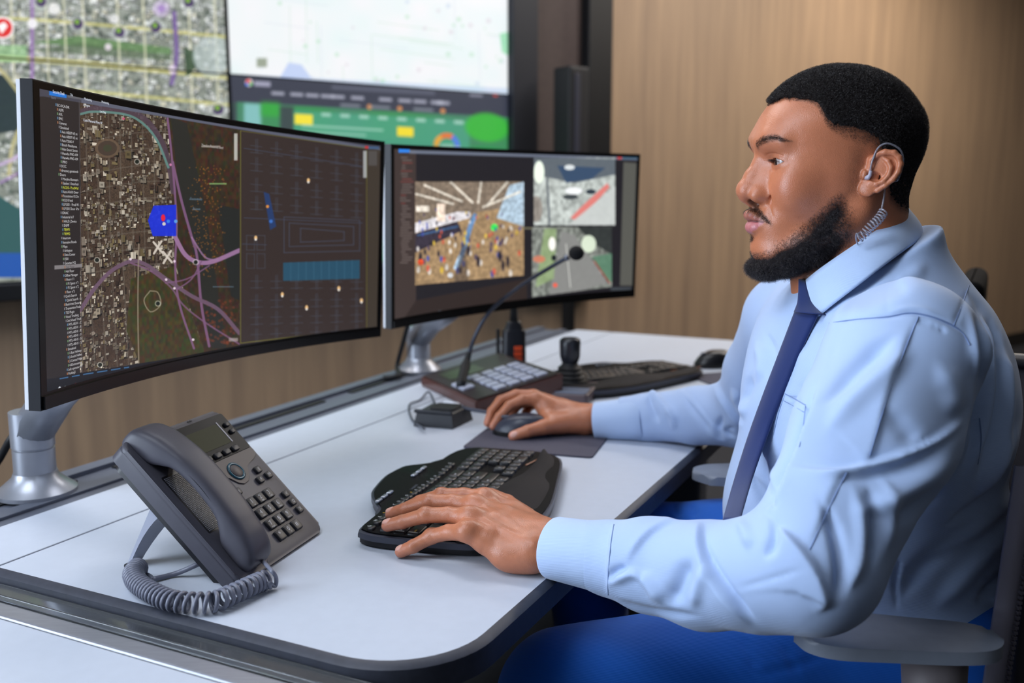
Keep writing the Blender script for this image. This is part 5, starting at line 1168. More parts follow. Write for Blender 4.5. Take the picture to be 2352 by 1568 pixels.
rT = [pdd(1180, 1001, 1.775)+(.0100,), pdd(1212, 990, 1.775)+(.0112,), pdd(1248, 981, 1.785)+(.0140,), pdd(1290, 975, 1.80)+(.0170,)]
palmR = [[rI[-1], pdd(1290, 945, 1.83)+(.020,), pdd(1350, 960, 1.815)+(.0230,)], [rM[-1], pdd(1290, 938, 1.85)+(.019,), pdd(1350, 957, 1.835)+(.0230,)], [rR[-1], pdd(1290, 945, 1.87)+(.018,), pdd(1350, 962, 1.85)+(.021,)], [rL[-1], pdd(1290, 955, 1.875)+(.017,), pdd(1350, 966, 1.85)+(.02,)],
         [pdd(1275, 972, 1.80)+(.018,), pdd(1340, 968, 1.81)+(.0235,)], [pdd(1350, 962, 1.82)+(.0265,), pdd(1440, 960, 1.80)+(.027,)], [pdd(1245, 930, 1.84)+(.014,), pdd(1262, 965, 1.81)+(.016,)]]
nailR = [nail_frame(rT[0], rT[1], (.15, -.75, .65), .0100, .0062, .0075, .001)]
cR = pd(1240, 950, 1.84)
VR, QR = hand_mesh([rI, rM, rR, rL, rT], palmR, [], (cR-[.13, .11, .075], cR+[.17, .12, .075]), nailR, h=.0013)
parts_V.append(VR); parts_Q.append(QR); parts_C.append(hand_tint(VR, [rI[2], rM[2]], nailR, [rI[0], rM[0], rT[0]]))
# ------------------------------------------------------------------ clothing: one field for the shirt, also the inside body
def W4(px, py, d, r): return tuple(pd(px, py, d))+(r,)
armN = [W4(2075, 815, 1.035, .083), W4(1998, 1005, 1.0, .078), W4(1866, 1288, .955, .0660)]
foreN = [W4(1862, 1304, .955, .0650), W4(1750, 1318, .99, .0585), W4(1620, 1318, 1.045, .0560), W4(1490, 1296, 1.09, .0495), W4(1412, 1283, 1.12, .0405), W4(1330, 1268, 1.145, .0365)]
armF = [(.425, 1.46, 1.00, .074), W4(1765, 850, 1.60, .068), W4(1715, 940, 1.68, .062)]
foreF = [W4(1712, 945, 1.68, .060), W4(1600, 952, 1.74, .0500), W4(1490, 958, 1.785, .0420), W4(1420, 962, 1.80, .0385)]
def torso(P):
    d = ell(P, (.462, 1.245, .915), (.155, .205, .185))
    d = smin(d, ell(P, (.480, 1.27, .755), (.185, .195, .165)), .06); d = smin(d, ell(P, (.535, 1.28, .63), (.165, .215, .13)), .06)
    d = smin(d, ell(P, (.498, 1.235, .945), (.125, .185, .155)), .06)
    d = smin(d, cap(P, (.437, 1.085, 1.008), (.44, 1.43, 1.005), .068, .070), .06)
    d = smin(d, cap(P, (.455, 1.22, .99), (.466, 1.215, 1.135), .090, .068), .05); return d
nF = N3(5); nG = N3(6)
def shirt_f(P, off=0.0):
    d = torso(P); a = chain(P, armN, .02); f = chain(P, foreN, .012); an = smin(a, f, .022); af = smin(chain(P, armF, .02), chain(P, foreF, .012), .02)
    d = smin(d, an, .022); d = smin(d, af, .022); return d
def shirt_cut(P):
    d = shirt_f(P)+nF(P*9)*.007+nG(P*22)*.0022
    # open neck, open cuffs
    ax = np.array([-.48, 0, 1]); ax /= np.linalg.norm(ax); d = smax(d, (P-np.array([.44, 1.22, 1.112], np.float32))@ax.astype(np.float32), .004)
    for a, b in ((np.array(foreN[-1][:3]), np.array(foreN[-2][:3])), (np.array(foreF[-1][:3]), np.array(foreF[-2][:3]))):
        t = (a-b)/np.linalg.norm(a-b); q = (P-(a-t*.004).astype(np.float32))@t.astype(np.float32); nr = np.linalg.norm(P-a.astype(np.float32), axis=1) < .14; d = np.where(nr, np.maximum(d, q), d)
    return np.maximum(d, .60-P[:, 2])
Vs, Qs = sdf_mesh(shirt_cut, (.08, .80, .58), (.82, 1.90, 1.16), .0027, margin=4)
Vs = relax(Vs, Qs, 2, .5); Ns = normals(Vs, Qs)
# strokes drawn on the cloth: creases, seams and drapes (photograph points carried onto the surface)
ST = []
def stroke(pts, w_, amp, side=0): ST.append((pts, w_, amp, side))
# forearm (side = 1 lifts the cloth on the side a cliff faces away from; see apply_strokes)
def cliff(pts, w_, amp): ST.append((pts, w_, amp, 1))
cliff([(1732, 1436), (1694, 1392), (1651, 1335), (1624, 1280), (1612, 1225), (1614, 1196)], 74, 6.0); stroke([(1616, 1205), (1622, 1262), (1660, 1330), (1704, 1388), (1740, 1428)], 7, -3.2)
cliff([(1438, 1300), (1462, 1262), (1496, 1226), (1543, 1203), (1590, 1193)], 34, 3.6); cliff([(1410, 1198), (1404, 1250), (1398, 1310), (1396, 1374)], 22, 3.4)
stroke([(1396, 1330), (1418, 1311), (1446, 1300)], 8, -4.5); stroke([(1402, 1342), (1432, 1324), (1460, 1318), (1476, 1335)], 9, 4.0); stroke([(1467, 1310), (1498, 1345), (1524, 1388)], 14, 4.2)
stroke([(1602, 1288), (1576, 1318), (1556, 1362), (1540, 1390)], 20, -5.0); stroke([(1640, 1300), (1612, 1345), (1590, 1395)], 15, 3.0); stroke([(1410, 1372), (1460, 1396), (1540, 1408), (1620, 1410)], 9, -2.5); stroke([(1680, 1354), (1740, 1338), (1800, 1320), (1859, 1300)], 3.5, -1.6)
cliff([(1873, 1410), (1898, 1390), (1901, 1366), (1876, 1306), (1833, 1250), (1790, 1210), (1752, 1180)], 66, 6.5); stroke([(1884, 1150), (1918, 1230), (1932, 1320), (1918, 1396)], 13, -5.5); stroke([(1772, 1190), (1784, 1222), (1776, 1258), (1756, 1282)], 12, -4.5); stroke([(1690, 1190), (1716, 1225), (1722, 1262)], 14, 3.0)
stroke([(1955, 1110), (1974, 1200), (1970, 1290), (1944, 1360)], 15, 3.4); stroke([(1988, 1110), (2004, 1210), (1998, 1310)], 13, -3.4); stroke([(2022, 1090), (2042, 1180), (2030, 1280)], 15, 2.6)
# upper sleeve
cliff([(1949, 1081), (2000, 1048), (2039, 908), (2077, 800), (2100, 730)], 60, 2.6); cliff([(1855, 1268), (1890, 1190), (1920, 1120), (1949, 1081)], 50, 2.2)
stroke([(2060, 770), (2000, 820), (1950, 868), (1890, 940)], 20, -4.6); stroke([(2100, 800), (2030, 860), (1960, 920), (1900, 1000)], 24, 3.6)
cliff([(1884, 870), (1860, 968), (1824, 1072), (1798, 1138), (1756, 1178)], 70, 7.0); stroke([(1870, 890), (1846, 975), (1812, 1070), (1780, 1140)], 10, -4.0)
cliff([(2222, 940), (2140, 1010), (2020, 1056), (1912, 1084), (1816, 1080)], 110, 7.0); stroke([(2200, 985), (2110, 1050), (2010, 1090), (1900, 1110)], 20, -5.5); stroke([(2190, 1040), (2110, 1100), (2030, 1150), (1960, 1180)], 22, 4.2); stroke([(2170, 1110), (2100, 1160), (2050, 1200)], 18, -3.6)
stroke([(2150, 830), (2190, 900), (2180, 960)], 24, 2.6); stroke([(2030, 940), (2080, 990), (2100, 1020)], 22, -2.2); stroke([(2228, 800), (2238, 880), (2232, 960), (2215, 1020)], 10, -3.2)
# seams of yoke, armhole, side
stroke([(2226, 655), (2204, 716), (2190, 748)], 3.4, -1.4); stroke([(1900, 740), (1950, 735), (2039, 727), (2080, 719), (2110, 720), (2150, 730), (2190, 748), (2212, 765), (2228, 792)], 4, -2.0); stroke([(2039, 716), (2080, 708), (2120, 710), (2170, 728)], 5, 1.2)
for x_, y_ in ((2112, 727), (2126, 730), (2144, 737), (2160, 744)): stroke([(x_, y_), (x_+6, y_+22)], 4.5, -1.8)
stroke([(2039, 727), (2036, 650)], 3, -.6); stroke([(2110, 545), (2060, 585), (2000, 640), (1960, 690), (1930, 760), (1905, 850)], 14, -1.8); stroke([(2130, 600), (2090, 640), (2060, 660)], 18, 2.0); stroke([(1985, 660), (1940, 720), (1920, 800)], 18, 1.8)
stroke([(2225, 668), (2262, 720), (2300, 790), (2330, 860)], 11, -2.4)
# back and flank
for k, (a, am) in enumerate((((2222, 700), 2.6), ((2240, 700), -3.2), ((2258, 705), 2.6), ((2276, 720), -3.0), ((2298, 750), 2.6))): stroke([a, (a[0]+14, a[1]+90), (a[0]+16, a[1]+190), (a[0]-6, a[1]+300), (a[0]-40, a[1]+390)], 11, am*1.5)
stroke([(2352, 960), (2310, 1030), (2270, 1090), (2240, 1150)], 16, 3.6); stroke([(2352, 1040), (2300, 1110), (2230, 1170), (2160, 1210)], 14, -3.6); stroke([(2352, 1090), (2290, 1170), (2200, 1240), (2120, 1290)], 16, 3.4); stroke([(2340, 1180), (2270, 1260), (2200, 1340), (2150, 1400)], 22, 4.6); stroke([(2250, 1180), (2180, 1250), (2110, 1310), (2070, 1380)], 20, -3.6); stroke([(2340, 1290), (2290, 1340), (2240, 1390)], 14, -5.0); stroke([(2280, 1365), (2300, 1390), (2306, 1420)], 8, 3.6); stroke([(2070, 1270), (2056, 1340), (2062, 1410)], 5, -2.2)
# front panel, pocket, placket
stroke([(1803, 904), (1826, 916), (1850, 930)], 3, -1.4); stroke([(1803, 906), (1788, 950), (1772, 1020)], 2.6, -1.1); stroke([(1850, 930), (1838, 990), (1822, 1050)], 3, -1.2); stroke([(1800, 925), (1846, 950)], 2.4, .7); stroke([(1772, 1020), (1762, 1060), (1778, 1130), (1784, 1168), (1800, 1150)], 5, -2.4)
stroke([(1876, 730), (1840, 800), (1800, 880), (1770, 950)], 3, -.9); stroke([(1760, 960), (1745, 1010), (1760, 1080), (1775, 1160)], 9, -3.6); cliff([(1738, 985), (1752, 1040), (1764, 1100), (1780, 1160)], 34, 5.0); stroke([(1745, 1010), (1720, 1060), (1708, 1110)], 10, 2.6); stroke([(1830, 780), (1850, 850), (1846, 900)], 20, 1.4)
# far sleeve
cliff([(1560, 968), (1536, 935), (1506, 902), (1498, 892)], 30, 4.5); stroke([(1490, 905), (1500, 940), (1516, 975)], 9, -3.6); cliff([(1676, 1012), (1640, 978), (1600, 930), (1556, 886)], 34, 5.5); stroke([(1566, 905), (1610, 955), (1650, 1000)], 9, -4.0); stroke([(1530, 925), (1548, 960), (1544, 990)], 9, 3.0)
cliff([(1712, 985), (1690, 955), (1662, 912), (1640, 872)], 30, 6.0); stroke([(1665, 950), (1650, 985), (1664, 1012)], 8, -4.4); stroke([(1680, 890), (1700, 930), (1712, 960)], 9, 4.2); stroke([(1690, 975), (1670, 990), (1690, 1004)], 6, -3.5); stroke([(1735, 780), (1750, 830), (1740, 880)], 12, 3.2); stroke([(1725, 860), (1715, 900), (1700, 930)], 10, -4.2); stroke([(1760, 760), (1775, 820), (1770, 880)], 12, -3.0)
def apply_strokes(V, N_, ST, scale=1.0):
    X, Y = pj(V); view = V-np.array([0, 0, CAMZ]); view /= np.linalg.norm(view, axis=1, keepdims=True); face = sm(-(N_*view).sum(1), -.05, .25); dep = np.linalg.norm(V-np.array([0, 0, CAMZ]), axis=1); out = V.copy()
    for pts, w_, amp, side in ST:
        P = spline(pts, 6) if len(pts) > 2 else np.array(pts, float); xs, ys = P[:, 0], P[:, 1]; e = 3*w_
        i = np.flatnonzero((X > xs.min()-e) & (X < xs.max()+e) & (Y > ys.min()-e) & (Y < ys.max()+e) & (face > 0))
        if not len(i): continue
        best = np.full(len(i), 1e9); tt = np.zeros(len(i)); sg = np.ones(len(i)); L_ = len(P)-1
        for k in range(L_):
            a, b = P[k], P[k+1]; v = b-a; t = np.clip(((X[i]-a[0])*v[0]+(Y[i]-a[1])*v[1])/(v@v+1e-9), 0, 1); q = np.hypot(X[i]-a[0]-t*v[0], Y[i]-a[1]-t*v[1]); m = q < best; best[m] = q[m]; tt[m] = ((k+t)/L_)[m]; sg[m] = np.sign(v[0]*(Y[i]-a[1])-v[1]*(X[i]-a[0]))[m]
        fade = sm(tt, -.04, .32)*sm(1-tt, -.04, .32); w_v = w_*(.45+.55*fade); sd = best*sg; prof = np.exp(-(best/w_v)**2) if not side else sm(-sd, -6.5, 6.5)*np.exp(-np.clip(-sd, 0, 1e9)/w_*1.3)
        out[i] += N_[i]*(amp*.001*scale*prof*fade*face[i])[:, None]
    return out
Vs = relax(apply_strokes(Vs, Ns, ST, 1.8), Qs, 2, .45)
def cloth_mat(name, c, bump=.25, sc=1500):
    m = mat(name, c, .72, spec=.25, sheen=.25); b = bsdf(m); tc = N(m, 'ShaderNodeTexCoord'); mp = N(m, 'ShaderNodeMapping'); mp.inputs['Rotation'].default_value = (0, R(35), 0)
    L(m, tc.outputs['Object'], mp.inputs['Vector']); wv = N(m, 'ShaderNodeTexWave'); wv.inputs['Scale'].default_value = sc/6; wv.inputs['Distortion'].default_value = .4; wv.bands_direction = 'DIAGONAL'; L(m, mp.outputs[0], wv.inputs['Vector'])
    bp = N(m, 'ShaderNodeBump'); bp.inputs['Strength'].default_value = bump; bp.inputs['Distance'].default_value = .0003; L(m, wv.outputs['Color'], bp.inputs['Height']); L(m, bp.outputs[0], b.inputs['Normal']); return m
shirt_m = cloth_mat('pale_blue_twill', (172, 194, 231)); cuff_m = cloth_mat('pale_blue_cuff', (178, 200, 235)); navy = cloth_mat('navy_silk', (26, 44, 96), .2, 2500); trous = cloth_mat('royal_blue_wool', (12, 90, 186), .3, 1200)
shirt = mlink('shirt', Vs, Qs, shirt_m)
Nsf = normals(Vs, Qs); _sx, _sy = pj(Vs); _sd = np.linalg.norm(Vs-np.array([0, 0, CAMZ]), axis=1)
def on_cloth(x, y):
    i = np.flatnonzero((np.abs(_sx-x) < 9) & (np.abs(_sy-y) < 9) & (np.hypot(_sx-x, _sy-y) < 8))
    if not len(i): return None
    dm = _sd[i].min(); i = i[_sd[i] < dm+.02]; k = i[np.argmin(np.hypot(_sx[i]-x, _sy[i]-y))]; return pd(x, y, 1.0), Vs[k]+Nsf[k]*.0004
seam_m = mat('seam_thread_blue', (120, 142, 186), .8)
def seam(pts, r=.0007, name='seam'):
    P = spline(pts, 10) if len(pts) > 2 else np.array(pts, float); out = []
    for x, y in P:
        q = on_cloth(x, y)
        if q is not None:
            c0 = np.array([0, 0, CAMZ]); d_ = (q[0]-c0)/np.linalg.norm(q[0]-c0); out.append(c0+d_*(np.linalg.norm(q[1]-c0)))
    if len(out) < 3: return
    O = np.array(out); 
    for _ in range(3): O[1:-1] = (O[:-2]+2*O[1:-1]+O[2:])/4
    MB(Matrix.Translation(-Vector(man.location))).tube([tuple(p) for p in O], r, 6).build(name, seam_m, shirt, True)
seam([(2226, 655), (2204, 716), (2190, 748)], .0008); seam([(1905, 742), (1960, 734), (2039, 727), (2080, 719), (2110, 720), (2150, 730), (2190, 748), (2212, 765), (2228, 792)], .0007)
seam([(2250, 960), (2254, 1010), (2246, 1066)], .0006); seam([(2110, 727), (2080, 800), (2040, 908), (1998, 1046)], .0005, 'pressed_crease'); seam([(1945, 1085), (1905, 1165), (1860, 1262)], .0005, 'pressed_crease')
seam([(1803, 904), (1826, 916), (1850, 930)], .0006, 'pocket_edge'); seam([(1800, 920), (1822, 932), (1846, 946)], .0004, 'pocket_edge'); seam([(1803, 906), (1788, 950), (1772, 1020)], .0004, 'pocket_edge'); seam([(1850, 932), (1842, 1000), (1826, 1060)], .0004, 'pocket_edge')
def tube_grid(C, U, W_, n=40, th=0.0):
    """rings: centre C[i], axes U[i], W_[i]"""
    V = [];
    for c, u, w_ in zip(C, U, W_):
        for k in range(n): a = 2*PI*k/n; V.append(c+u*math.cos(a)+w_*math.sin(a))
    V = np.array(V); m = len(C); Q = [(i*n+k, i*n+(k+1) % n, (i+1)*n+(k+1) % n, (i+1)*n+k) for i in range(m-1) for k in range(n)]; return V, np.array(Q)
def cuff(p0, p1, r0, r1, name):
    """closed band with thickness and rolled ends"""
    p0, p1 = np.array(p0), np.array(p1); t = (p1-p0)/np.linalg.norm(p1-p0); u = np.cross(t, [0, 0, 1.]); u /= np.linalg.norm(u); w_ = np.cross(u, t)
    prof = [(0, .97, r0), (0, 1.0, r0), (.02, 1.03, r0), (.3, 1.03, 0), (.6, 1.03, 0), (.97, 1.03, 0), (1.0, 1.01, r1), (1.0, .955, r1), (.8, .94, 0), (.3, .93, 0), (0, .95, 0)]
    C, U, W_ = [], [], []
    for s_, k, _ in prof: rr = (r0+(r1-r0)*s_)*k; C.append(p0+(p1-p0)*s_); U.append(u*rr*1.04); W_.append(w_*rr*.98)
    V, Q = tube_grid(C, U, W_, 64); V = V+(V-p0-((V-p0)@t)[:, None]*t)*(nF(V*9)*.05)[:, None]; return mlink(name, V, Q, cuff_m, shirt) 
cL0, cL1 = pd(1412, 1284, 1.118), pd(1272, 1257, 1.165)
ck = [cuff(cL0, cL1, .0415, .0365, 'cuff'), cuff(pd(1478, 960, 1.785), pd(1368, 966, 1.81), .0400, .0350, 'cuff')]
seam([(1410, 1204), (1404, 1240), (1399, 1290), (1396, 1340), (1397, 1366)], .0006, 'cuff_seam')
for o in ck: o.matrix_parent_inverse = Matrix.Identity(4)
# collar: near half given by photograph points with depth, far half mirrored across the man's middle
YM = 1.215
topN = [(2086, 476, 1.235), (2078, 482, 1.20), (2045, 508, 1.172), (1990, 545, 1.156), (1930, 585, 1.155), (1880, 620, 1.168), (1850, 644, 1.190)]
botN = [(2122, 540, 1.235), (2116, 548, 1.185), (2078, 575, 1.140), (2015, 622, 1.118), (1955, 668, 1.118), (1905, 706, 1.130), (1880, 727, 1.145)]
A_ = spline([pd(*p) for p in topN], 8); B_ = spline([pd(*p) for p in botN], 8); mir = lambda P: np.stack([P[:, 0], 2*YM-P[:, 1]+.0, P[:, 2]], 1)
yoff = A_[0, 1]; mirr = lambda P: np.stack([P[:, 0]+np.linspace(0, .022, len(P)), yoff+(yoff-P[:, 1])*.92, P[:, 2]], 1)
A_ = np.concatenate([mirr(A_)[::-1], A_[1:]]); B_ = np.concatenate([mirr(B_)[::-1], B_[1:]])
def leafgrid(A, B, th, bow, n=10):
    rows = []; ctr = np.array([.44, A[len(A)//2, 1], 0])
    for a, b in zip(A, B):
        o = (a+b)/2-ctr; o[2] = 0; o /= np.linalg.norm(o); line = [a-o*th*1.5+np.array([0, 0, -.002]), a+np.array([0, 0, .001])]
        for k in range(1, n+1): t = k/n; line.append(a+(b-a)*t+o*bow*math.sin(PI*t)**.8*(.6+.4*t))
        for k in range(n, -1, -1): t = k/n; line.append(a+(b-a)*t+o*(bow*math.sin(PI*t)**.8*(.6+.4*t)-th))
        rows.append(line)
    m = len(rows[0]); V = np.array(rows).reshape(-1, 3); Q = [(i*m+k, (i+1)*m+k, (i+1)*m+(k+1) % m, i*m+(k+1) % m) for i in range(len(rows)-1) for k in range(m)]
    return V, np.array(Q)
V, Q = leafgrid(A_, B_, .0022, .006); col_o = mlink('collar', V, Q, cuff_m, shirt)
A2_ = A_+np.array([.0, 0, -.004]); B2_ = A_+np.array([.012, 0, -.045]); ctr = np.array([.44, A_[len(A_)//2, 1], 0])
V, Q = leafgrid(A2_+(ctr-A2_)*np.array([.03, .03, 0]), B2_+(ctr-B2_)*np.array([.03, .03, 0]), .002, .0, 4); mlink('collar_stand', V, Q, cuff_m, shirt)
# tie: knot and blade hanging over the chest
def ribbon(L_, R_, th, par, name, m, bow=.004):
    L_, R_ = spline(L_, 8), spline(R_, 8); rows = []
    for a, b in zip(L_, R_):
        n_ = np.array([-.9, -.35, .12]); n_ /= np.linalg.norm(n_); line = []
        for k in range(9): t = k/8; line.append(a+(b-a)*t+n_*bow*math.sin(PI*t))
        for k in range(8, -1, -1): t = k/8; line.append(a+(b-a)*t-n_*(th-bow*math.sin(PI*t)*.5))
        rows.append(line)
    q = len(rows[0]); V = np.array(rows).reshape(-1, 3); Q = [(i*q+k, (i+1)*q+k, (i+1)*q+(k+1) % q, i*q+(k+1) % q) for i in range(len(rows)-1) for k in range(q)]
    e0 = [(k, k+1, q-2-k, q-1-k) for k in range(8)]; off = (len(rows)-1)*q; Q += e0+[(off+a, off+d, off+c, off+b) for a, b, c, d in e0]; return mlink(name, V, np.array(Q), m, par)
def on_chest(x, y, lift, dflt):
    D_ = np.linspace(1.02, 1.42, 400); r = (pd(x, y, 1.0)-np.array([0, 0, CAMZ])); P = (np.array([0, 0, CAMZ])+r[None]*D_[:, None]).astype(np.float32); f = shirt_f(P)-.004
    k = np.flatnonzero(f < 0); return D_[k[0]]-lift if len(k) else dflt
def lay(L_, R_, lift):
    L2, R2 = [], []
    for (x0, y0), (x1, y1) in zip(L_, R_):
        dr = on_chest(x1, y1, lift, 1.22); dl = on_chest(x0, y0, lift, dr+.05); L2.append([x0, y0, min(max(dl, dr+.004), dr+.07)]); R2.append([x1, y1, dr])
    L2, R2 = np.array(L2), np.array(R2)
    for _ in range(2): L2[1:-1, 2] = (L2[:-2, 2]+2*L2[1:-1, 2]+L2[2:, 2])/4; R2[1:-1, 2] = (R2[:-2, 2]+2*R2[1:-1, 2]+R2[2:, 2])/4
    return [pd(*p) for p in L2], [pd(*p) for p in R2]
TL_, TR_ = lay([(1824, 716), (1792, 800), (1752, 905), (1716, 1005), (1686, 1100), (1658, 1200)], [(1874, 722), (1838, 800), (1795, 905), (1756, 1005), (1722, 1100), (1692, 1200)], .007)
tie = ribbon(TL_, TR_, .004, man, 'tie', navy)
KL, KR = lay([(1840, 640), (1832, 690), (1823, 716)], [(1850, 645), (1862, 692), (1877, 722)], .013)
ribbon(KL, KR, .014, tie, 'tie_knot', navy, .007)
UL, UR = lay([(1704, 1060), (1692, 1120), (1674, 1196)], [(1724, 1085), (1712, 1130), (1694, 1196)], .003)
ribbon(UL, UR, .003, tie, 'tie_tail', navy, .002)
# trousers
hipN, hipF = (.56, 1.17, .60), (.56, 1.40, .60)
thN = [hipN+(.115,), (.32, 1.155, .585, .098), (.06, 1.13, .575, .078)]; thF = [hipF+(.11,), (.36, 1.50, .60, .095), (.13, 1.60, .585, .076)]
shN = [(.06, 1.13, .565, .074), (.07, 1.12, .30, .062), (.10, 1.12, .10, .055)]; shF = [(.13, 1.60, .575, .072), (.15, 1.62, .30, .06), (.18, 1.62, .10, .055)]
def trs(P):
    d = chain(P, thN, .03); d = smin(d, chain(P, thF, .03), .03); d = smin(d, cap(P, hipN, hipF, .12), .05); d = smin(d, chain(P, shN, .02), .02); d = smin(d, chain(P, shF, .02), .02)
    d = d+nF(P*8+3)*.010+nG(P*np.array([14, 26, 14], np.float32))*.003; return np.maximum(d, .09-P[:, 2])
Vt, Qt = sdf_mesh(trs, (-.06, .95, .07), (.74, 1.76, .76), .006, margin=4); Vt = relax(Vt, Qt, 1, .5)
st2 = []
for a in ([(1690, 1450), (1720, 1500), (1740, 1568)], [(1790, 1470), (1815, 1510), (1835, 1568)], [(1900, 1500), (1840, 1525), (1700, 1560)]): st2.append((a, 7, -2.2, 0))
st2.append(([(1545, 1150), (1560, 1190)], 8, -4, 0)); st2.append(([(1590, 1150), (1598, 1190)], 7, -4, 0))
Vt = apply_strokes(Vt, normals(Vt, Qt), st2, 1.0); tro = mlink('trousers', Vt, Qt, trous)
for s_, (x, y) in ((0, (.07, 1.11)), (1, (.15, 1.62))):
    def shoe(P, x=x, y=y): return np.maximum(smin(cap(P, (x+.06, y, .05), (x-.12, y, .038), .047, .038), cap(P, (x+.05, y, .05), (x+.04, y, .10), .045, .045), .03), .004-P[:, 2])
    V, Q = sdf_mesh(shoe, (x-.18, y-.06, 0), (x+.13, y+.06, .16), .005); mlink('shoe', V, Q, mat('black_leather', (20, 18, 18), .3))
# belt hint and inside body
def body_f(P): return np.maximum(shirt_f(P)+.016, .55-P[:, 2])
Vb, Qb = sdf_mesh(lambda P: smax(body_f(P), (P-np.array([.44, 1.22, 1.088], np.float32))@np.array([-.43, 0, .9], np.float32), .01), (.10, .84, .52), (.80, 1.86, 1.14), .010)
keepb = np.ones(len(Vb), bool); parts_V.append(Vb); parts_Q.append(Qb); parts_C.append(np.tile(lin(176, 108, 78), (len(Vb), 1)))
skin = mat('brown_skin', (160, 104, 78), .46, spec=.62, sub=.10); b = bsdf(skin); at_ = N(skin, 'ShaderNodeVertexColor'); at_.layer_name = 'tint'; L(skin, at_.outputs['Color'], b.inputs['Base Color'])
tc = N(skin, 'ShaderNodeTexCoord'); nz = N(skin, 'ShaderNodeTexNoise'); nz.inputs['Scale'].default_value = 620; nz.inputs['Detail'].default_value = 3; L(skin, tc.outputs['Object'], nz.inputs['Vector']); nz2 = N(skin, 'ShaderNodeTexVoronoi'); nz2.inputs['Scale'].default_value = 900; L(skin, tc.outputs['Object'], nz2.inputs['Vector'])
ad = N(skin, 'ShaderNodeMath'); ad.operation = 'ADD'; L(skin, nz.outputs[0], ad.inputs[0]); L(skin, nz2.outputs['Distance'], ad.inputs[1]); bp = N(skin, 'ShaderNodeBump'); bp.inputs['Strength'].default_value = .32; bp.inputs['Distance'].default_value = .0005; L(skin, ad.outputs[0], bp.inputs['Height']); L(skin, bp.outputs[0], b.inputs['Normal'])
mr = N(skin, 'ShaderNodeMapRange'); mr.inputs['To Min'].default_value = .25; mr.inputs['To Max'].default_value = .45; L(skin, nz.outputs[0], mr.inputs['Value']); L(skin, mr.outputs[0], b.inputs['Roughness'])
eye_m = mat('eye_wet', (200, 195, 195), .06, spec=.8); b = bsdf(eye_m); at_ = N(eye_m, 'ShaderNodeVertexColor'); at_.layer_name = 'tint'; L(eye_m, at_.outputs['Color'], b.inputs['Base Color'])
off = 0; Qa = []
for V, Q in zip(parts_V, parts_Q): Qa.append(Q+off); off += len(V)
nskin = sum(len(Q) for Q in Qa); EVw = h2w(np.concatenate(EV)); Qe = np.concatenate(EQ)+off
Vall = np.concatenate(parts_V+[EVw])-np.array(man.location); Call = np.concatenate(parts_C+[np.concatenate(EC)]); Qall = np.concatenate(Qa+[Qe]); mi = np.zeros(len(Qall), np.int32); mi[nskin:] = 1
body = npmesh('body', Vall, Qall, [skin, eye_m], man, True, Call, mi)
# ------------------------------------------------------------------ hair, beard, brows
hair_m = mat('black_curly_hair', (40, 34, 34), .38, spec=.6); beard_m = mat('wiry_beard_hair', (58, 52, 54), .38, spec=.6); hair_b = mat('dense_hair_mass', (24, 20, 19), .8, spec=.2)
def strands(P, D, Lg, width, K=4, curl=.0, seed=0, droop=0):
    """ribbons rooted at P growing along D; curl bends them round"""
    r = np.random.default_rng(seed); n = len(P); a = np.cross(D, r.normal(size=(n, 3))); a /= np.linalg.norm(a, axis=1, keepdims=True)+1e-9; b = np.cross(D, a); pts = [P]; ph = r.uniform(0, 2*PI, n)[:, None]; c = P.copy(); st = (Lg/K)[:, None]
    for k in range(1, K+1):
        ang = ph+k*(1.9 if curl else .4); c = c+st*(D*(1-.5*curl)+(a*np.cos(ang)+b*np.sin(ang))*(curl*1.1+.25)); 
        if droop: c = c+np.array([0, 0, -1])*st*droop
        pts.append(c)
    view = P-np.array([0, 0, CAMZ]); view /= np.linalg.norm(view, axis=1, keepdims=True); sd = r.normal(size=(n, 3)); sd /= np.linalg.norm(sd, axis=1, keepdims=True); V = []
    for k, c in enumerate(pts): w_ = width*(1-.75*k/K); V += [c-sd*w_/2, c+sd*w_/2]
    V = np.stack(V, 1).reshape(-1, 3); base = np.arange(n)[:, None]*(2*(K+1)); Q = np.concatenate([base+np.array([2*k, 2*k+1, 2*k+3, 2*k+2]) for k in range(K)]); return V, Q
def scatter(V, Q, N_, wq, n, seed):
    """n points on faces, chosen by area x weight"""
    r = np.random.default_rng(seed); A = np.linalg.norm(np.cross(V[Q[:, 2]]-V[Q[:, 0]], V[Q[:, 3]]-V[Q[:, 1]]), axis=1)*wq; c = np.cumsum(A); i = np.searchsorted(c, r.random(n)*c[-1]); u, v = r.random((n, 1)), r.random((n, 1)); q = Q[i]
    return (V[q[:, 0]]*(1-u)+V[q[:, 1]]*u)*(1-v)+(V[q[:, 3]]*(1-u)+V[q[:, 2]]*u)*v, N_[q[:, 0]], i
Whd, WN_ = parts_V[0], Nh@HM; r_ = np.random.default_rng(3)
def shell(w_, thick, name, keep=.12, noise=.0008):
    fq = w_[Qh].min(1) > keep; Q = Qh[fq]; idx = np.unique(Q); mp = np.full(len(Vh), -1); mp[idx] = np.arange(len(idx)); V = Whd[idx]+WN_[idx]*(thick[idx]+noise*2*(nA(Vh[idx]/2.1)+.7*nB(Vh[idx]/1.1)))[:, None]; return V, mp[Q]
hq = HW[Qh].mean(1)
hairV, hairQ = shell(HW, sm(HW, .15, .9)*.0048-.0006, 'hair', .25)
sides = np.interp(np.degrees(np.arctan2(np.abs(Vh[:, 1]), Vh[:, 0]-10)), [0, 60, 100, 180], [1, .8, .6, .75])*sm(Vh[:, 2], -40, 60)
hthk = sm(HW, .5, 1.0)*(.0008+.0030*sides)-.0006; hairV, hairQ = shell(HW, hthk, 'hair', .62, .0012)
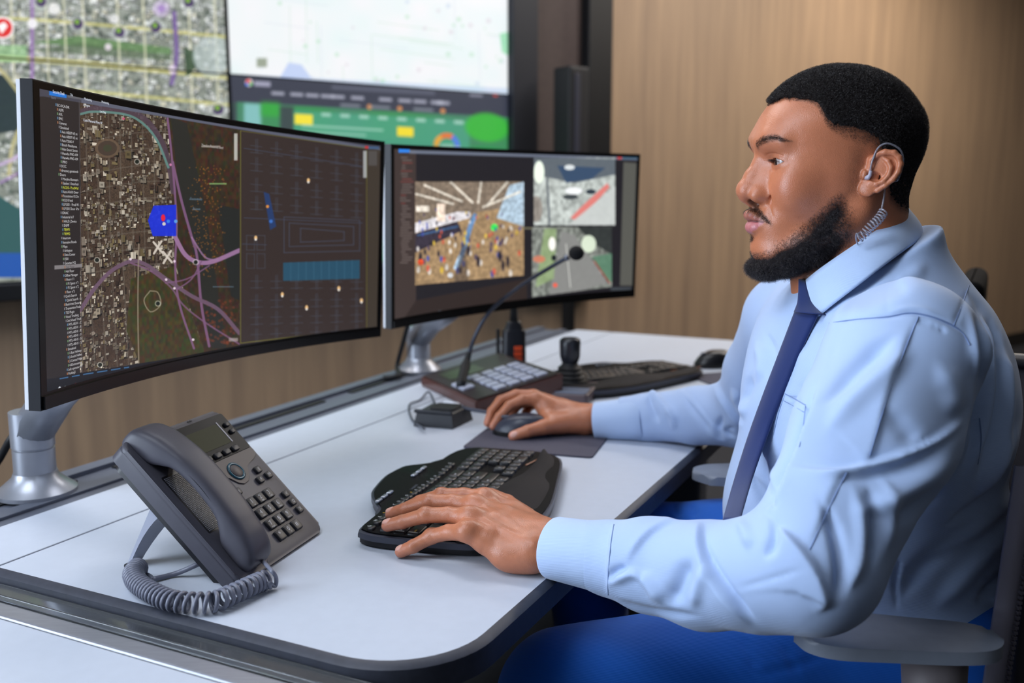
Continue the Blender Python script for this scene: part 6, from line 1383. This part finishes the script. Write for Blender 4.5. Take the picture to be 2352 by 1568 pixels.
P, D, i = scatter(Whd, Qh, WN_, np.clip(hq, 0, 1)**.9, 105000, 5); wl = hq[i]; P = P+D*np.clip(hthk[Qh[i, 0]], 0, 1)[:, None]; D = D+r_.normal(size=D.shape)*.35; D /= np.linalg.norm(D, axis=1, keepdims=True); zz2 = w2h(P)[:, 2]
SV_, SQ_ = strands(P, D, (.0022+.0034*sm(zz2, -20, 70))*(.35+.65*wl)*r_.uniform(.7, 1.2, len(P)), .00026, 4, .8, 6)
P, D, i = scatter(Whd, Qh, WN_, np.clip(SIDE[Qh].mean(1), 0, 1)+.0, 2500, 15); V2, Q2 = strands(P, D, np.full(len(P), .0012), .00014, 2, .3, 7)
V = np.concatenate([hairV, SV_, V2]); Q = np.concatenate([hairQ, SQ_+len(hairV), Q2+len(hairV)+len(SV_)]); hair = npmesh('hair', V-np.array(man.location), Q, [hair_m, hair_b], man, True, None, np.r_[np.ones(len(hairQ), int), np.zeros(len(Q)-len(hairQ), int)])
def beard_f(P):
    x, y, z = P[:, 0], P[:, 1], P[:, 2]; ya = np.abs(y); S = np.stack([x, ya, z], 1)
    d = chain(S, [(106, 0, -110, 18), (98, 18, -110, 18), (84, 32, -103, 18), (62, 45, -86, 15.5), (44, 54, -67, 12), (34, 60, -48, 8), (30, 64, -36, 4)], 8); d = smin(d, ell(P, (96, 0, -112), (28, 26, 19)), 8); d = smin(d, chain(S, [(33, 58, -48, 8), (30, 53, -74, 12), (46, 42, -98, 13), (76, 26, -112, 15)], 6), 10)
    zb = np.interp(x, bx, bz)-3; d = smax(d, (z-zb)*.75, 9); return d+3.6+(nA(P/6.0)*2.6+nB(P/2.2)*1.6).astype(np.float32)
Vb_, Qb_ = sdf_mesh(beard_f, (14, -80, -146), (140, 80, -20), 1.5, margin=5); Nb_ = normals(Vb_, Qb_)
dens_b = np.ones(len(Qb_)); P, D, i = scatter(h2w(Vb_), Qb_, Nb_@HM, dens_b, 60000, 8); D = D+r_.normal(size=D.shape)*.75; D /= np.linalg.norm(D, axis=1, keepdims=True); V1, Q1 = strands(P, D, r_.uniform(.005, .0105, len(P)), .00022, 6, .75, 9, .12)
bw_ = BW[Qh].mean(1); P, D, i = scatter(Whd, Qh, WN_, np.clip(bw_, 0, 1)**.8, 42000, 10); D = D+np.array([0, 0, -.3])+r_.normal(size=D.shape)*.6; D /= np.linalg.norm(D, axis=1, keepdims=True); V2, Q2 = strands(P, D, r_.uniform(.002, .006, len(P)), .00022, 5, .85, 12, .1)
V = np.concatenate([h2w(Vb_), V1, V2]); Q = np.concatenate([Qb_, Q1+len(Vb_), Q2+len(Vb_)+len(V1)]); npmesh('beard', V-np.array(man.location), Q, [beard_m, hair_b], man, True, None, np.r_[np.ones(len(Qb_), int), np.zeros(len(Q)-len(Qb_), int)])
P, D, i = scatter(Whd, Qh, WN_, (MW_+SPW)[Qh].mean(1)**1.5, 4200, 13); D = D*.5+(-HU)*.8+HL*np.sign((P-HC)@HL)[:, None]*.6+r_.normal(size=D.shape)*.3; D /= np.linalg.norm(D, axis=1, keepdims=True); V1, Q1 = strands(P, D, r_.uniform(.002, .0045, len(P)), .00018, 4, .45, 14); mlink('moustache', V1, Q1, hair_m)
P, D, i = scatter(Whd, Qh, WN_, np.clip(BR[Qh].mean(1)-.15, 0, 1), 2600, 16); lat = HL*np.sign((P-HC)@HL)[:, None]; ph_ = np.abs(w2h(P)[:, 1]); D = D*.35+lat*.9-HF*.45+HU*np.interp(ph_, [8, 30, 60], [.7, .25, -.15])[:, None]+r_.normal(size=D.shape)*.15; D /= np.linalg.norm(D, axis=1, keepdims=True); V1, Q1 = strands(P, D, r_.uniform(.003, .0062, len(P)), .00020, 4, .12, 17); mlink('eyebrow', V1, Q1, hair_m)
# lashes
LP, LD = [], []
for s_ in (1, -1):
    for k in range(60):
        t = k/59; ya = 19+27*t; zl = (18.6-23.5)+math.sqrt(max(23.5**2-(ya-31.5)**2, 1)); x_ = 87.5+math.sqrt(max(14.4**2-(ya-32.5)**2-(zl-16.5)**2, 1)); LP.append((x_, ya*s_, zl)); LD.append((1.0, (ya-31)*.03*s_, -.12+.5*abs(t-.5)))
LP, LD = h2w(np.array(LP)), np.array(LD)@HM; LD /= np.linalg.norm(LD, axis=1, keepdims=True); V1, Q1 = strands(np.repeat(LP, 2, 0), np.repeat(LD, 2, 0)+r_.normal(size=(len(LP)*2, 3))*.15, np.full(len(LP)*2, .0062), .00028, 4, .05, 18); mlink('eyelash', V1, Q1, hair_m)
# ------------------------------------------------------------------ earpiece
cl = mat('clear_tubing', (225, 225, 240), .08, trans=.75, ior=1.42)
def E3(a, b, c): return h2w(EAR_O+ea*a+eb*b+ec*c)
ep = thing('earpiece', 'clear acoustic tube earpiece with a coiled lead, worn on the left ear of the man', 'earpiece', tuple(E3(14, 0, 6)))
MI = Matrix.Translation(-Vector(ep.location))
path = [E3(11, -1, 5), E3(11, 5, 8), E3(12, 16, 9), E3(16, 30, 9), E3(24, 36, 6), E3(34, 34, 0), E3(41, 28, -5), E3(44, 15, -9), E3(40, -5, -10)]
dn = pd(2033, 425, 1.142); up_ = pd(2028, 470, 1.137)
path += [pd(2040, 400, 1.150), dn, pd(2031, 450, 1.138), pd(2024, 486, 1.136)]
MB(MI).tube([tuple(p) for p in spline(path, 8)], .0012, 10).build('tube', cl, ep, True)
cp = coil([pd(2030, 485, 1.130), pd(2018, 503, 1.128), pd(2000, 520, 1.128), pd(1984, 538, 1.130), pd(1974, 546, 1.134)], 11, .0050, .001, per=18); cp += [tuple(p) for p in spline([cp[-1], pd(1968, 536, 1.132), pd(1966, 548, 1.140), pd(1970, 560, 1.150)], 5)][1:]
MB(MI).tube([tuple(p) for p in cp], .0010, 8).build('coiled_tube', cl, ep, True)
MB(MI).tube([tuple(E3(6, -4, 3)), tuple(E3(10, -4, 6.5)), tuple(E3(11.5, -1, 7)), tuple(E3(11.5, 4, 8))], [.0034, .0028, .0024, .0020], 12).build('ear_tip', mat('frosted_tip', (200, 196, 214), .25, trans=.3), ep, True)
# ------------------------------------------------------------------ chair
chr_ = thing('office_chair', 'grey office chair with padded armrests and mesh back under the man', 'chair', (.55, 1.26, 0))
CI = Matrix.Translation((-.55, -1.26, 0)); armg = noisy(mat('grey_arm_pad', (126, 133, 146), .45), 60, .05); frg = mat('dark_chair_frame', (44, 42, 44), .45); post_m = mat('warm_grey_arm_post', (104, 97, 99), .5); blackf = mat('black_chair_back', (12, 12, 14), .95, spec=.1); seatm = noisy(mat('charcoal_seat_fabric', (48, 48, 54), .9), 200, .15, .3, 900)
def slabpad(pts, z0, z1, name, m, par, bev=.005):
    return MB(CI).prism([tuple(p) for p in spline(pts+pts[:1], 5)[:-1]], z0, z1, bev, 4).build(name, m, par, angle=60)
apx = [(1824, 1448), (1860, 1474), (1930, 1490), (2050, 1496), (2200, 1502), (2280, 1498), (2306, 1480), (2290, 1455), (2220, 1434), (2080, 1420), (1960, 1410), (1850, 1416)]
ap = [pz(x, y, .735)[:2] for x, y in apx]; slabpad(ap, .7225, .737, 'armrest', armg, chr_)
ym = 1.255; slabpad([(p[0], 2*ym-p[1]) for p in ap][::-1], .7225, .737, 'armrest', armg, chr_)
for y_ in (.965, 2*ym-.965):
    MB(CI).tube([(.45, y_, .712), (.455, y_, .62), (.47, y_+(.04 if y_ < ym else -.04), .50), (.52, y_+(.12 if y_ < ym else -.12), .44)], [.034, .030, .024, .02], 16).build('arm_post', post_m, chr_, True)
slabpad([(.34, 1.03), (.55, 1.01), (.76, 1.05), (.78, 1.26), (.76, 1.46), (.55, 1.50), (.34, 1.48), (.30, 1.26)], .43, .50, 'seat', seatm, chr_, .02)
MB(CI).lathe([(.03, .08), (.03, .40), (.05, .43)], 20, (.56, 1.26, 0)).build('gas_column', frg, chr_, angle=40)
for k in range(5):
    a = 2*PI*k/5+.3; MB(CI).tube([(.56, 1.26, .10), (.56+.30*math.cos(a), 1.26+.30*math.sin(a), .075)], [.03, .018], 10).build('base_arm', frg, chr_, True); MB(CI @ Matrix.Translation((.56+.30*math.cos(a), 1.26+.30*math.sin(a), .03))).tube([(0, -.012, 0), (0, .012, 0)], .029, 20).build('caster', dark_m, chr_, angle=40)
# mesh back: frame follows a rounded outline, curved around the back
def bk(s_, z): x = .722+.06*(z-.7)-.150*(abs(s_)/.24)**2; return np.array([x, 1.265+s_, z])
outl = [(0, .50), (.19, .52), (.225, .62), (.235, .80), (.225, .88), (.19, .935), (.10, .955), (0, .96)]; outl = outl+[(-a, b) for a, b in outl[-2:0:-1]]
oc = spline(outl+outl[:1], 6)
MB(CI).tube([tuple(bk(*p)) for p in oc], .011, 12, cap=False).build('back_frame', frg, chr_, True)
gv = []; gm = MB(CI); rows = []
for j in range(25):
    t = j/24; z = .51+.44*t; wd = np.interp(z, [.5, .52, .62, .80, .88, .935, .96], [.10, .19, .225, .235, .225, .19, .06]); rows.append([gm._v(bk(wd*(2*i/24-1)*.985, z)) for i in range(25)])
for a, c in zip(rows, rows[1:]):
    for i in range(24): gm.bm.faces.new((a[i], a[i+1], c[i+1], c[i]))
meshm = mat('back_mesh', (70, 68, 74), .8); gb = gm.build('back_mesh', meshm, chr_, True); sd_ = gb.modifiers.new('thickness', 'SOLIDIFY'); sd_.thickness = .002
bd2 = MB(CI); rows = []
for z in np.linspace(.54, .90, 28):
    p, q = bk(-.240, z)+[-.034, -.006, 0], bk(-.240, z)+[-.010, -.012, 0]; rows.append([bd2._v(p), bd2._v(q), bd2._v(q+[.0, .005, 0]), bd2._v(p+[.0, .005, 0])])
for a, c in zip(rows, rows[1:]):
    for k in range(4): bd2.bm.faces.new((a[k], a[(k+1) % 4], c[(k+1) % 4], c[k]))
bd2.build('back_edge_band', mat('grey_edge_band', (138, 134, 148), .6), chr_, True)
bd3 = MB(CI)
for z in np.linspace(.54, .90, 62): p = bk(-.240, z)+[-.013, -.014, 0]; bd3.box(tuple(p-np.array([.002, .003, .0018])), tuple(p+np.array([.002, .003, .0018])), .0006)
bd3.build('back_edge_trim', mat('grey_zip', (84, 80, 88), .5), chr_)
# office chair in the background, seen edge on
ch2 = thing('office_chair', 'dark rounded chair back seen behind the shoulder of the man', 'chair', (1.0, 2.03, 0), R(63))
MB().prism(rounded(-.20, .0, .20, .05, .024, 4), .60, 1.02, .022, 4).build('backrest', blackf, ch2, angle=60)
MB().prism(rounded(-.23, -.46, .23, .0, .06, 5), .44, .51, .02, 3).build('seat', seatm, ch2, angle=60)
MB().tube([(0, .02, .62), (0, .03, .46), (0, -.1, .43)], .022, 10).build('back_bracket', frg, ch2, True)
MB().lathe([(.028, .08), (.028, .40), (.05, .44)], 18, (0, -.22, 0)).build('gas_column', frg, ch2, angle=40)
for k in range(5):
    a = 2*PI*k/5; MB().tube([(0, -.22, .10), (.29*math.cos(a), -.22+.29*math.sin(a), .075)], [.03, .018], 10).build('base_arm', frg, ch2, True); MB(Matrix.Translation((.29*math.cos(a), -.22+.29*math.sin(a), .03))).tube([(0, -.012, 0), (0, .012, 0)], .029, 18).build('caster', dark_m, ch2, angle=40)
# ------------------------------------------------------------------ light
w = bpy.data.worlds.new('room_air'); w.use_nodes = True; w.node_tree.nodes['Background'].inputs[0].default_value = srgb(196, 160, 140); w.node_tree.nodes['Background'].inputs[1].default_value = .13; SC.world = w
lampm = mat('lamp_diffuser', (250, 250, 255), .5, emit=(235, 240, 255), es=3.0)
def ceiling_lamp(x, y, sx, sy, power, col, label):
    t = thing('ceiling_light', label, 'ceiling light', (x, y, 2.9))
    MB().box((-sx/2-.02, -sy/2-.02, -.03), (sx/2+.02, sy/2+.02, -.001), .004).build('frame', mat('lamp_frame', (220, 220, 222), .5), t)
    MB().box((-sx/2, -sy/2, -.034), (sx/2, sy/2, -.0305)).build('diffuser', lampm, t)
    l = bpy.data.lights.new('ceiling_light_beam', 'AREA'); l.shape = 'RECTANGLE'; l.size = sx; l.size_y = sy; l.energy = power; l.color = col
    o = bpy.data.objects.new('ceiling_light_beam', l); COL.objects.link(o); o.location = (x, y, 2.85)
    return o
ceiling_lamp(-1.2, .3, 1.2, 1.2, 16, (.82, .91, 1.0), 'square ceiling light panel over the left front of the desk')
ceiling_lamp(-.2, 2.2, 1.2, .6, 6, (.95, .95, .95), 'ceiling light panel above the monitors')
ceiling_lamp(2.3, 3.4, 1.2, .6, 16, (1.0, .88, .76), 'ceiling light panel toward the right of the room')
ceiling_lamp(1.2, 4.0, 1.2, .3, 22, (1.0, .94, .88), 'narrow ceiling light added to brighten the wooden wall')  # unseen wash lamp, added to lift the wall's brightness
ceiling_lamp(2.8, 5.1, 1.2, .3, 50, (1.0, .88, .73), 'narrow ceiling light added to brighten the far right of the wooden wall')  # second unseen wash lamp, added to even out the wall on the right
ceiling_lamp(-1.0, 2.6, .9, .3, 12, (1.0, .92, .84), 'narrow ceiling light in front of the video wall')
# added key light shaped like a tall window, out of view on the left wall
wf = mat('key_light_frame_paint', (200, 200, 204), .5); wy0, wy1, wz0, wz1 = -1.6, 1.2, .9, 2.5
fr_ = MB()
for y in (wy0-.05, wy1, (wy0+wy1)/2-.025): fr_.box((RX0-.01, y, wz0-.05), (RX0+.05, y+.05, wz1+.05), .004)
for z in (wz0-.05, wz1): fr_.box((RX0-.01, wy0-.05, z), (RX0+.05, wy1+.05, z+.05), .004)
struct(fr_.build('key_light_frame', wf))
struct(MB().box((RX0+.001, wy0, wz0), (RX0+.004, wy1, wz1)).build('key_light_panel', mat('key_light_glow', (240, 244, 250), .6, emit=(214, 228, 255), es=2.0)))  # glowing sheet added as the visible face of the key light
l = bpy.data.lights.new('key_light', 'AREA'); l.shape = 'RECTANGLE'; l.size = wy1-wy0; l.size_y = wz1-wz0; l.energy = 125; l.color = (.74, .86, 1.0)  # area lamp added as cool key from the left, no real window there
o = bpy.data.objects.new('key_light', l); COL.objects.link(o); o.location = (RX0+.06, (wy0+wy1)/2, (wz0+wz1)/2); o.rotation_euler = (0, -PI/2, 0)
cy = SC.cycles; cy.max_bounces = 6; cy.diffuse_bounces = 3; cy.glossy_bounces = 3; cy.transmission_bounces = 6; cy.transparent_max_bounces = 6; cy.use_adaptive_sampling = True; cy.adaptive_threshold = .02; cy.caustics_reflective = False; cy.caustics_refractive = False; cy.sample_clamp_indirect = 6
